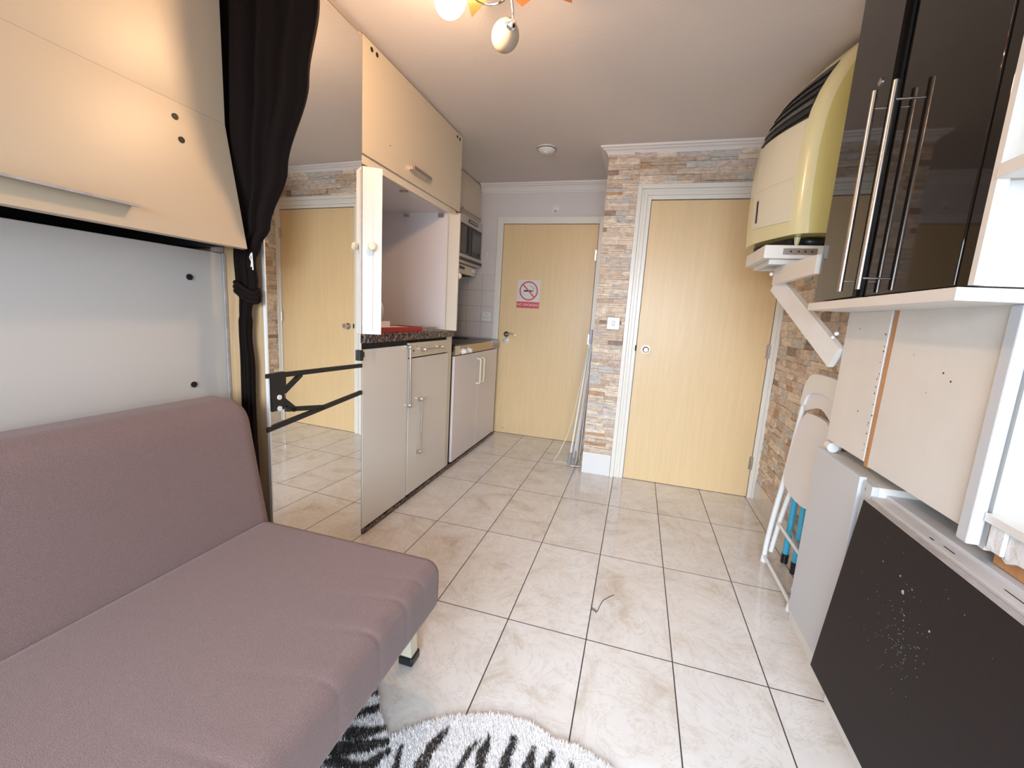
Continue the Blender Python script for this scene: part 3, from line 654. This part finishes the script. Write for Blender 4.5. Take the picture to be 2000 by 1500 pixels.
def black(x, y):
    for pts, w0, w1 in STR:
        n = len(pts) - 1
        for i in range(n):
            (ax_, ay_), (bx_, by_) = pts[i], pts[i + 1]; dx, dy = bx_ - ax_, by_ - ay_; L2 = dx * dx + dy * dy
            k = ((x - ax_) * dx + (y - ay_) * dy) / L2
            if k < -.2 or k > 1.2: continue
            k = max(0, min(1, k)); dd = math.hypot(x - ax_ - k * dx, y - ay_ - k * dy); tt = min(1, (i + k) / 1.6); ww = w0 + (w1 - w0) * tt
            if dd < ww * (.92 + .16 * math.sin(90 * y + 7 * i)): return True
    return False
rug = thing('zebra_rug', (-.25, .6, 0), 'black and white zebra-print shaggy rug on the floor in front of the sofa', 'rug')
m = MB(M_['fur_w']); m.prism([(x, y, .0008) for x, y in OUT], (0, 0, .004)); obj('backing', m, rug)
verts, faces, mis = [], [], []
rnd = random.Random(4); cnt = 0
while cnt < 62000:
    if rnd.random() < .6: x, y = rnd.uniform(-.70, .15), rnd.uniform(.76, 1.06)
    else: x, y = rnd.uniform(-.86, .4), rnd.uniform(.14, 1.06)
    if not inside((x, y), OUT): continue
    cnt += 1; b_ = black(x, y); L_ = rnd.uniform(.008, .016); a = rnd.gauss(1.9, .9); q = rnd.uniform(.25, .8) * L_
    tx, ty, tz = x + q * math.cos(a), y + q * math.sin(a), .004 + L_ * rnd.uniform(.45, .95); wv = rnd.uniform(.0008, .0016); pa = rnd.uniform(0, math.pi)
    i0 = len(verts); verts += [(x - wv * math.cos(pa), y - wv * math.sin(pa), .004), (x + wv * math.cos(pa), y + wv * math.sin(pa), .004), (tx, ty, tz)]
    faces.append((i0, i0 + 1, i0 + 2)); mis.append(1 if b_ else 0)
me = bpy.data.meshes.new('pile'); me.from_pydata(verts, [], faces); me.materials.append(M_['fur_w']); me.materials.append(M_['fur_b']); me.polygons.foreach_set('material_index', mis)
o = bpy.data.objects.new('pile', me); S.collection.objects.link(o); o.parent = rug; o.location = -Vector(rug.location); o['kind'] = 'stuff'
m = MB(M_['black']); m.tube([(-.068, 1.613, .0015), (-.056, 1.606, .002), (-.044, 1.606, .0015), (-.036, 1.65, .002), (-.028, 1.684, .0015), (-.004, 1.72, .001), (.016, 1.742, .001)], .0012, 6)  # thin dark curve stands for a tiny crack mark in the tile
m.tube([(-.066, 1.622, .0015), (-.05, 1.612, .002), (-.048, 1.594, .0015)], .0012, 6)
tag(obj('floor_crack', m), 'thin dark crack mark on the middle floor tile', 'thread')

# ================================================================ RIGHT SIDE
XD = .600
t = thing('black_wall_cabinet', (.74, 1.45, 1.245), 'tall gloss black two-door wall cabinet with steel bar handles', 'cabinet')
m = MB(M_['shelfw']); m.box(.622, .878, 1.062, 1.082, 1.272, 2.326); m.box(.622, .878, 1.80, 1.818, 1.272, 2.326); m.box(.860, .878, 1.082, 1.80, 1.272, 2.326); m.box(.605, .86, 1.082, 1.80, 2.30, 2.326)
obj('body', m, t)
obj('base_board', B(M_['shelfw'], .588, .885, 1.064, 1.835, 1.243, 1.269, bev=.001), t)
m = MB(M_['gloss']); m.box(XD + .022, XD + .034, 1.452, 1.520, 1.272, 2.32); m.box(XD + .003, XD + .022, 1.062, 1.096, 1.272, 2.32, bev=.002); obj('stile', m, t)
m = MB(M_['shelfw']); m.box(.602, .621, 1.046, 1.0615, 1.272, 2.326); obj('edge_strip', m, t)
d = obj('door', MB(M_['gloss']).prism([(.600, 1.816, 1.274), (.584, 1.490, 1.274), (.602, 1.489, 1.274), (.618, 1.815, 1.274)], (0, 0, 1.044)), t)
def bar(d, hx, hy, sx, zt):
    h = MB(M_['steel']); h.cyl((hx, hy, 1.288), (hx, hy, zt), .0065, 16)
    for z in (1.318, zt - .045): h.cyl((hx, hy, z), (sx, hy, z), .0028, 10)
    obj('handle', h, d, True)
bar(d, .555, 1.502, .586, 1.826)
k_ = MB(M_['steel']); k_.cyl((.584, 1.562, 1.875), (.588, 1.562, 1.875), .010, 20); k_.cyl((.583, 1.562, 1.875), (.586, 1.562, 1.875), .005, 12); obj('lock', k_, d)
d = obj('door', B(M_['gloss'], XD, XD + .018, 1.098, 1.462, 1.274, 2.318, bev=.002), t)
bar(d, .563, 1.410, XD, 1.808)
# shelf fixed to its near side with a yellow item
t = thing('open_shelf', (.75, .8, 1.46), 'white open shelf on the near side of the black cabinet', 'shelf')
obj('shelf_board', B(M_['shelfw'], .598, .878, .35, 1.045, 1.462, 1.487, bev=.002), t)
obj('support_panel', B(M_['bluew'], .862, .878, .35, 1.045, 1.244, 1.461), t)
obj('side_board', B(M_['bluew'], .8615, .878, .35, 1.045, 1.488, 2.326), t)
yb = MB(M_['yellow']); yb.box(.665, .74, .985, 1.035, 1.4875, 1.60, bev=.003); tag(obj('yellow_carton', yb), 'small yellow carton standing on the open shelf at the right edge', 'carton')
# white panels under the cabinet
t = thing('panel_cupboard', (.80, 1.45, .765), 'white panelled cupboard under the black cabinet with an orange wood strip', 'cupboard')
XP = .722
obj('panel', B(M_['shelfw'], XP, XP + .018, 1.560, 1.838, .772, 1.243, bev=.0015), t)
obj('wood_strip', MB(M_['cherry']).prism([(XP + .001, 1.556, .76), (XP + .001, 1.534, .76), (XP + .001, 1.526, 1.243), (XP + .001, 1.548, 1.243)], (.018, 0, 0)), t, label='orange bare wood strip')
m = MB(M_['shelfw']); m.prism([(XP, 1.532, .765), (XP, 1.118, .765), (XP, 1.118, 1.243), (XP, 1.524, 1.243)], (.018, 0, 0)); obj('panel', m, t)
m = MB(M_['shelfw']); m.box(XP + .019, .885, 1.820, 1.838, .772, 1.243); m.box(XP + .019, .885, 1.084, 1.100, .735, 1.243); m.box(XP + .019, .885, 1.10, 1.82, .765, .78); obj('side', m, t)
obj('post', B(M_['bluew'], XP - .012, XP + .012, 1.084, 1.117, .742, 1.243, bev=.003), t)
rr = random.Random(3)
for k in range(26):
    z = rr.uniform(.80, 1.20); y = 1.562 + rr.uniform(.0, .014) if k < 18 else rr.uniform(1.15, 1.8); r_ = rr.uniform(.0009, .0028)
    obj('nail_hole', MB(M_['dark']).cyl((XP - .0006, y, z), (XP + .001, y, z), r_, 7), t)
# recess shelf at the right edge
t = thing('recess_shelf', (.80, .75, .735), 'white boxed recess with a torn white edging, right edge of the room', 'shelf')
obj('shelf_board', B(M_['shelfw'], .728, .884, .30, 1.082, .800, .818, bev=.001), t)
obj('wood_backing', B(M_['cherry'], .760, .776, .30, 1.082, .712, .795), t, label='bare orange wood board')
m = MB(M_['paper']); rr = random.Random(9)
P = [(.7435, .30, .799)] + [(.7435, .30 + .0215 * k, .770 - .022 * rr.random() - (.018 if k > 30 else 0)) for k in range(1, 36)] + [(.7435, 1.075, .799)]
m.prism(P, (.012, 0, 0)); m.box(.735, .7432, 1.035, 1.072, .745, .798, bev=.002); obj('torn_edging', m, t)
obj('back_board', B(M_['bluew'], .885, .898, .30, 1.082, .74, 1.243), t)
m = MB(M_['dark']); m.cyl((.8843, .93, .995), (.8852, .93, .995), .004, 10); obj('screw', m, t)
# ledge
t = thing('window_ledge', (.72, .9, .66), 'grey-white ledge along the top of the black drop leaf', 'ledge')
obj('lower_step', B(M_['ledge'], .703, .742, .30, 1.440, .650, .700, bev=.001), t)
obj('upper_step', B(M_['bluew'], .742, .884, .30, 1.443, .650, .709, bev=.001), t)
for q in ((.712, .716, 1.18, 1.195), (.718, .721, 1.12, 1.155), (.722, .7245, .94, .99)): obj('scuff', B(M_['dark'], *q, .7001, .7006), t)
# drop leaf table
t = thing('drop_leaf_table', (.66, .9, 0), 'black drop-leaf table top hanging down at the right', 'table')
m = MB([M_['leaf'], M_['edge']]); a_, b_, th_ = Vector((.684, 0, .690)), Vector((.632, 0, .122)), .016
m.prism([(a_.x, .30, a_.z), (b_.x, .30, b_.z), (b_.x + th_, .30, b_.z), (a_.x + th_, .30, a_.z)], (0, 1.135, 0)); lf = obj('leaf', m, t)
m = MB(M_['edge']); m.box(.684, .700, .301, 1.434, .6901, .6925); obj('leaf_edge', m, lf)
m = MB(M_['fleck']); rr = random.Random(11)
def leafpt(y, z): k = (.690 - z) / .568; return (.684 - .052 * k - .0006, y, z)
obj('base_panel', B(M_['shelfw'], .690, .702, .30, 1.443, .001, .649), t)
for k in range(120):
    y, z = (rr.gauss(1.13, .045), rr.gauss(.47, .05)) if k < 100 else (rr.uniform(.9, 1.35), rr.uniform(.35, .66)); r_ = rr.uniform(.0003, .0007)
    p = leafpt(y, z); m.box(p[0], p[0] + .001, y - r_, y + r_, z - r_, z + r_)
for y, z, s_ in ((1.17, .562, .006), (1.195, .59, .003), (1.145, .585, .0018), (1.06, .54, .003), (1.27, .585, .002)):
    p = leafpt(y, z); m.prism([(p[0], y + s_ * math.cos(q) * rr.uniform(.6, 1), z + s_ * math.sin(q) * rr.uniform(.6, 1)) for q in [k * math.pi / 4 for k in range(8)]], (.001, 0, 0))
tag(obj('paint_fleck', m, lf, label='white paint flecks'), kind='stuff')
# low cabinet
t = thing('low_cabinet', (.78, 1.65, 0), 'low white cabinet standing by the stone wall behind the folding chair', 'cabinet')
m = MB(M_['shelfw']); m.box(.721, .875, 1.445, 1.842, .001, .728); obj('body', m, t)
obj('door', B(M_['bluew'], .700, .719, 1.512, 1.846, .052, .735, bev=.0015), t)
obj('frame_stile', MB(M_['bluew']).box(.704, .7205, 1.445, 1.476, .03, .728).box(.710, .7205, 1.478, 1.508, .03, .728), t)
obj('plinth', B(M_['shelfw'], .706, .7205, 1.445, 1.842, .001, .048), t)
for x, y, z in ((.703, 1.461, .64), (.708, 1.49, .705), (.703, 1.461, .30)): obj('screw', MB(M_['steel']).cyl((x, y, z), (x + .0015, y, z), .0035, 10), t)
m = MB(M_['plast']); m.cyl((.733, 1.80, .748), (.733, 1.835, .748), .0185, 20)
tag(obj('pipe_offcut', m, None, True), 'short white tube lying on top of the low cabinet', 'tube')

# appliance shelf, arm and brace
t = thing('bracket_shelf', (.69, 2.35, 1.37), 'white wall shelf on a timber brace that carries the heater', 'shelf')
obj('shelf_board', B(M_['shelfw'], .498, .878, 2.185, 2.525, 1.476, 1.532, bev=.002), t)
m = MB(M_['shelfw']); m.box(.530, .87, 2.22, 2.235, 1.455, 1.475); m.box(.530, .87, 2.475, 2.49, 1.455, 1.475); m.box(.53, .545, 2.235, 2.475, 1.455, 1.475); obj('under_frame', m, t)
obj('strap', MB(M_['steel']).box(.570, .700, 2.1815, 2.1848, 1.492, 1.518), t)
for x in (.60, .63, .655, .68): obj('screw', MB(M_['dark']).cyl((x, 2.1818, 1.505), (x, 2.1805, 1.505), .004, 8), t)
m = MB(M_['shelfw']); m.prism([(.590, 2.36, 1.375), (.590, 1.838, 1.375), (.590, 1.838, 1.442), (.590, 2.36, 1.454)], (.022, 0, 0)); obj('arm', m, t)
m = MB(M_['shelfw']); a, b = Vector((.602, 2.33, 1.385)), Vector((.716, 1.862, 1.075)); m.obox(a, b, .022, .085); obj('brace', m, t)
for c_, r_ in (((.700, 1.855, 1.165), .008), ((.578, 2.345, 1.425), .009), ((.690, 1.855, 1.150), .006)): obj('screw_cap', MB(M_['plast']).ball(c_, r_), t, True)
tag(obj('wall_block', B(M_['white'], .862, .886, 2.10, 2.22, 1.0, 1.12, bev=.003)), 'white block fixed to the stone wall under the shelf brace', 'block')

# heater -------------------------------------------------------------
t = thing('portable_heater', (.68, 2.32, 1.532), 'yellowed cream bulging heater with black louvres standing on the bracket shelf', 'heater')
XRT = [(1.545, .592), (1.57, .586), (1.65, .581), (1.75, .577), (1.90, .576), (2.00, .584), (2.06, .593), (2.13, .613), (2.19, .640), (2.24, .670), (2.28, .700), (2.31, .738)]
def lin(tab, z):
    if z <= tab[0][0]: return tab[0][1]
    for (a, b), (c, d_) in zip(tab, tab[1:]):
        if z <= c: return b + (d_ - b) * (z - a) / (c - a)
    return tab[-1][1]
def far_extra(z): return 0 if z < 1.95 else (z - 1.95) ** 2 * .45     # the far top corner rolls back a little more
def front(s, z, d=0):
    """point on the bulging front face; s 0 = near ridge, 1 = far edge"""
    y = 2.135 + s * .375; x = lin(XRT, z) - .115 * math.sin(min(1, s * .95) * math.pi * .56) + .012 * s + far_extra(z) * s
    return Vector((x - d, y - d * .25, z))
zs = [1.568 + (2.31 - 1.568) * k / 36 for k in range(37)]
def ring(z):
    xn = lin(XRT, z); P = [front(s, z) for s in [k / 10 for k in range(11)]]
    P += [Vector((P[-1].x + .04, 2.535, z)), Vector((.872, 2.54, z)), Vector((.872, 2.105, z)), Vector((xn + .085, 2.103, z)), Vector((xn + .045, 2.106, z)), Vector((xn + .014, 2.120, z))]
    return P
m = MB([M_['heatside'], M_['heatbez']]); R_ = [[m.bm.verts.new(p) for p in ring(z)] for z in zs]
for a, b in zip(R_, R_[1:]):
    n = len(a)
    for k in range(n):
        f = m.bm.faces.new([a[k], a[(k + 1) % n], b[(k + 1) % n], b[k]]); f.material_index = 1 if (k < 12 or k >= 14 + 0 and k in (15, 16)) else 0
m.bm.faces.new(R_[0][::-1]); m.bm.faces.new(R_[-1]); obj('housing', m, t, True)
def patch(mb, s0, s1, f0, f1, d0, d1, ns=12, nz=16):
    """slab lying on the front face; f0/f1 give bottom and top z as functions of s"""
    G = []
    for d_ in (d0, d1):
        G.append([[mb.bm.verts.new(front(s0 + (s1 - s0) * i / ns, f0(i / ns) + (f1(i / ns) - f0(i / ns)) * j / nz, d_)) for j in range(nz + 1)] for i in range(ns + 1)])
    for i in range(ns):
        for j in range(nz):
            for g in G: mb.bm.faces.new([g[i][j], g[i + 1][j], g[i + 1][j + 1], g[i][j + 1]])
    for i in range(ns):
        for j in (0, nz): mb.bm.faces.new([G[0][i][j], G[0][i + 1][j], G[1][i + 1][j], G[1][i][j]])
    for j in range(nz):
        for i in (0, ns): mb.bm.faces.new([G[0][i][j], G[0][i][j + 1], G[1][i][j + 1], G[1][i][j]])
    return mb
obj('front_panel', patch(MB(M_['heatpan']), .05, .74, lambda u: 1.625 + .012 * u, lambda u: 2.025 - .005 * u, .0005, .004), t, True)
gr = obj('grille', patch(MB(M_['blackpl']), .05, .86, lambda u: 2.030 - .005 * u, lambda u: 2.235 - .03 * u, .0005, .003), t, True)
for k in range(5):
    m = patch(MB(M_['greenglass'] if k == 1 else M_['blackpl']), .055, .855, lambda u, k=k: 2.045 + .037 * k - .02 * u, lambda u, k=k: 2.053 + .037 * k + (.010 if k == 1 else 0) - .02 * u, .003, .008, 12, 1); obj('louvre', m, gr, True)
obj('slot', patch(MB(M_['blackpl']), .60, .635, lambda u: 1.66, lambda u: 1.76, .004, .006, 2, 4), t)
obj('panel_seam', patch(MB(M_['heatside']), .06, .735, lambda u: 1.80, lambda u: 1.8015, .004, .0045, 10, 1), t)
m = MB(M_['blackpl']); m.prism([(.60, 2.24, 1.5325), (.86, 2.24, 1.5325), (.86, 2.50, 1.5325), (.52, 2.50, 1.5325)], (0, 0, .034)); obj('base', m, t)
m = MB(M_['heatbez']); m.tube([(.622, 2.20, 1.5325), (.622, 2.20, 1.545), (.622, 2.20, 1.567)], .012, 14, rs=[.006, .010, .013]); obj('foot', m, t, True)
obj('castor', MB(M_['blackpl']).tube([(.652, 2.20, 1.5495), (.664, 2.20, 1.5495), (.705, 2.20, 1.5495), (.722, 2.20, 1.5495)], .016, 16, rs=[.008, .0165, .0165, .010]), t, True)

# folding chair ---------------------------------------------------------
t = thing('folding_chair', (.75, 2.15, 0), 'white folding chair folded flat and leaning on the stone wall', 'chair')
def cp(y, z, d=0): return Vector((.728 + .076 * z / .92 + d, y, z))
def smoothpts(pts, n=6):
    out = []
    for i in range(len(pts) - 1):
        p0, p1, p2, p3 = pts[max(i - 1, 0)], pts[i], pts[i + 1], pts[min(i + 2, len(pts) - 1)]
        for k in range(n):
            u = k / n; out.append(.5 * ((2 * p1) + (p2 - p0) * u + (2 * p0 - 5 * p1 + 4 * p2 - p3) * u * u + (3 * p1 - p0 - 3 * p2 + p3) * u ** 3))
    return out + [pts[-1]]
fp = [cp(2.300, .012), cp(2.318, .10), cp(2.322, .25), cp(2.312, .45), cp(2.318, .70), cp(2.320, .88), cp(2.305, .945), cp(2.255, .968), cp(1.965, .968), cp(1.915, .945), cp(1.90, .88), cp(1.898, .70), cp(1.900, .45), cp(1.890, .25), cp(1.895, .10), cp(1.905, .012)]
obj('frame', MB(M_['tubew']).tube(smoothpts([p for p in fp], 5), .0125, 12), t, True)
m = MB(M_['tubew']); m.tube(smoothpts([cp(2.275, .44, .03), cp(2.285, .26, .02), cp(2.270, .075, .01)], 5), .011, 12); obj('rear_leg', m, t, True)
m = MB(M_['tubew']); m.tube(smoothpts([cp(1.935, .44, .03), cp(1.93, .26, .02), cp(1.94, .075, .01)], 5), .011, 12); obj('rear_leg', m, t, True)
obj('floor_bar', MB(M_['tubew']).cyl(cp(2.30, .030), cp(1.905, .030), .009, 12), t, True)
obj('stretcher', MB(M_['tubew']).cyl(cp(2.28, .225, .012), cp(1.93, .225, .012), .008, 12), t, True)
def cpoly(pts, d0, d1, m):
    mb = MB(m); pts3 = smoothpts([cp(y, z, d0) for y, z in pts] + [cp(*pts[0], d0)], 5)[:-1]; mb.prism(pts3, (d1 - d0, 0, 0)); return mb
obj('seat', cpoly([(2.215, .800), (2.250, .775), (2.275, .715), (2.288, .60), (2.290, .49), (2.255, .437), (2.16, .420), (2.06, .420), (1.965, .437), (1.930, .49), (1.932, .60), (1.945, .715), (1.97, .775), (2.005, .80), (2.11, .806)], -.016, .006, M_['chairseat']), t, True)
obj('backrest', cpoly([(2.318, .83), (2.322, .90), (2.300, .950), (2.25, .975), (2.11, .982), (1.97, .975), (1.92, .950), (1.898, .90), (1.902, .83), (1.94, .825), (1.97, .88), (2.11, .905), (2.25, .88), (2.28, .825)], -.020, .012, M_['tubew']), t, True)
obj('back_panel', cpoly([(2.27, .80), (2.288, .86), (2.25, .93), (2.11, .95), (1.97, .93), (1.932, .86), (1.95, .80), (2.11, .84)], -.010, -.002, M_['chairseat']), t, True)
for y in (2.300, 1.905):
    obj('foot_cap', MB(M_['plast']).cyl(cp(y, .001), cp(y, .035), .0155, 14), t, True)
# cyan stand
t = thing('cyan_stand', (.83, 2.27, 0), 'folded stand with cyan tube legs and black caps behind the folding chair', 'stand')
lg = obj('leg', MB(M_['cyan']).cyl((.822, 2.308, .045), (.832, 2.335, .60), .0145, 16), t, True)
obj('foot_cap', MB(M_['blackpl']).cyl((.8215, 2.307, .012), (.822, 2.308, .060), .0165, 16), lg, True)
lg = obj('leg', MB(M_['cyan']).cyl((.842, 2.235, .045), (.845, 2.262, .60), .0145, 16), t, True)
obj('foot_cap', MB(M_['blackpl']).cyl((.842, 2.234, .001), (.842, 2.235, .060), .0165, 16), lg, True)
obj('joint', MB(M_['grey']).cyl((.838, 2.20, .16), (.830, 2.32, .185), .010, 12), t, True)

# clothes airer folded in the corner -----------------------------------------
t = thing('clothes_airer', (-.40, 3.33, 0), 'folded white clothes airer leaning beside the stone pier', 'clothes airer')
for a, b, r_ in (((-.425, 3.31, .03), (-.345, 3.33, 1.03), .0075), ((-.385, 3.36, .03), (-.340, 3.36, 1.00), .0065), ((-.405, 3.40, .03), (-.338, 3.40, .90), .006)):
    obj('leg', MB(M_['tubew']).cyl(a, b, r_, 12), t, True)
for a, b in (((-.370, 3.29, .03), (-.333, 3.30, .80)), ((-.355, 3.345, .02), (-.328, 3.345, .72)), ((-.345, 3.38, .20), (-.326, 3.38, .95))):
    obj('rail', MB(M_['steel']).cyl(a, b, .0055, 10), t, True)
for x, y in ((-.427, 3.308), (-.387, 3.36)): obj('foot_cap', MB(M_['grey']).cyl((x, y, .001), (x + .006, y, .10), .013, 12), t, True)
obj('catch', B(M_['grey'], -.355, -.330, 3.30, 3.33, .98, 1.085, bev=.003), t)
obj('floor_rail', MB(M_['steel']).cyl((-.405, 3.25, .010), (-.322, 3.27, .010), .0075, 10), t, True)
cd = [Vector(p) for p in ((-.350, 3.30, .95), (-.395, 3.30, .60), (-.44, 3.28, .30), (-.50, 3.26, .12), (-.545, 3.30, .012), (-.50, 3.33, .006), (-.44, 3.30, .006))]
obj('cord', MB(M_['beige']).tube(smoothpts(cd, 6), .0035, 8), t, True, label='thin off-white cord drooping to the floor')

# ================================================================ CEILING LAMP
t = thing('ceiling_lamp', (-.59, 1.50, 2.33), 'chrome ceiling lamp with frosted glass globes and amber leaves', 'ceiling lamp')
C0 = Vector((-.590, 1.500, 2.33))
m = MB(M_['chrome']); m.tube([C0 + Vector((0, 0, z)) for z in (-.0005, -.012, -.022, -.030)], .05, 32, rs=[.055, .055, .045, .02]); obj('base_plate', m, t, True)
obj('hub', MB(M_['chrome']).tube([C0 + Vector((0, 0, z)) for z in (-.028, -.085, -.095, -.115, -.122)], .018, 20, rs=[.008, .008, .018, .018, .006]), t, True)
GL = [((-.546, 1.567, 2.116), (-.506, 1.515, 2.124), 0), ((-.664, 1.370, 2.119), (-.645, 1.385, 2.170), 1), ((-.455, 1.30, 2.119), (-.472, 1.315, 2.170), 0)]
for k, (gc, cup, lit) in enumerate(GL):
    gc, cup = Vector(gc), Vector(cup); h0 = C0 + Vector((0, 0, -.105)); dr_ = (cup - h0); dr_.z = 0; sd_ = Vector((-dr_.y, dr_.x, 0)).normalized() * -.045
    pts = smoothpts([h0, h0 + dr_ * .35 + sd_ + Vector((0, 0, -.012)), h0 + dr_ * .8 + sd_ * 1.1 + Vector((0, 0, .004)), cup + sd_ * .1 + Vector((0, 0, .035)), cup], 7)
    am = obj('arm', MB(M_['chrome']).tube(pts, .004, 10), t, True)
    ax_ = (gc - cup).normalized()
    obj('cup', MB(M_['chrome']).tube([cup - ax_ * .006, cup + ax_ * .002, cup + ax_ * .014], .015, 20, rs=[.008, .017, .019]), am, True)
    m = MB(M_['glass_lit'] if lit else M_['glass_off']); m.ball((0, 0, 0), .0475, (1, 1, 1.14), 28)
    m.xform(Matrix.Translation(gc) @ (-ax_).to_track_quat('Z', 'Y').to_matrix().to_4x4()); obj('globe', m, am, True, label='lit frosted globe' if lit else 'unlit frosted globe')
LV = [[(-.675, 1.530), (-.690, 1.605), (-.615, 1.548), (-.600, 1.505)], [(-.520, 1.530), (-.497, 1.588), (-.452, 1.562), (-.500, 1.500)], [(-.380, 1.560), (-.327, 1.604), (-.320, 1.560), (-.420, 1.500)],
      [(-.56, 1.47), (-.52, 1.40), (-.46, 1.41), (-.50, 1.48)], [(-.61, 1.47), (-.66, 1.44), (-.72, 1.47), (-.66, 1.50)]]
for P in LV: obj('leaf', MB(M_['amber']).prism([(x, y, 2.212 + .004 * k) for k, (x, y) in enumerate(P)], (0, 0, -.003)), t)
rl = [C0 + Vector((.062 * math.cos(q),   .062 * math.sin(q), -.114)) for q in [2 * math.pi * k / 28 for k in range(29)]]
obj('ring', MB(M_['chrome']).tube(rl, .004, 8), t, True)
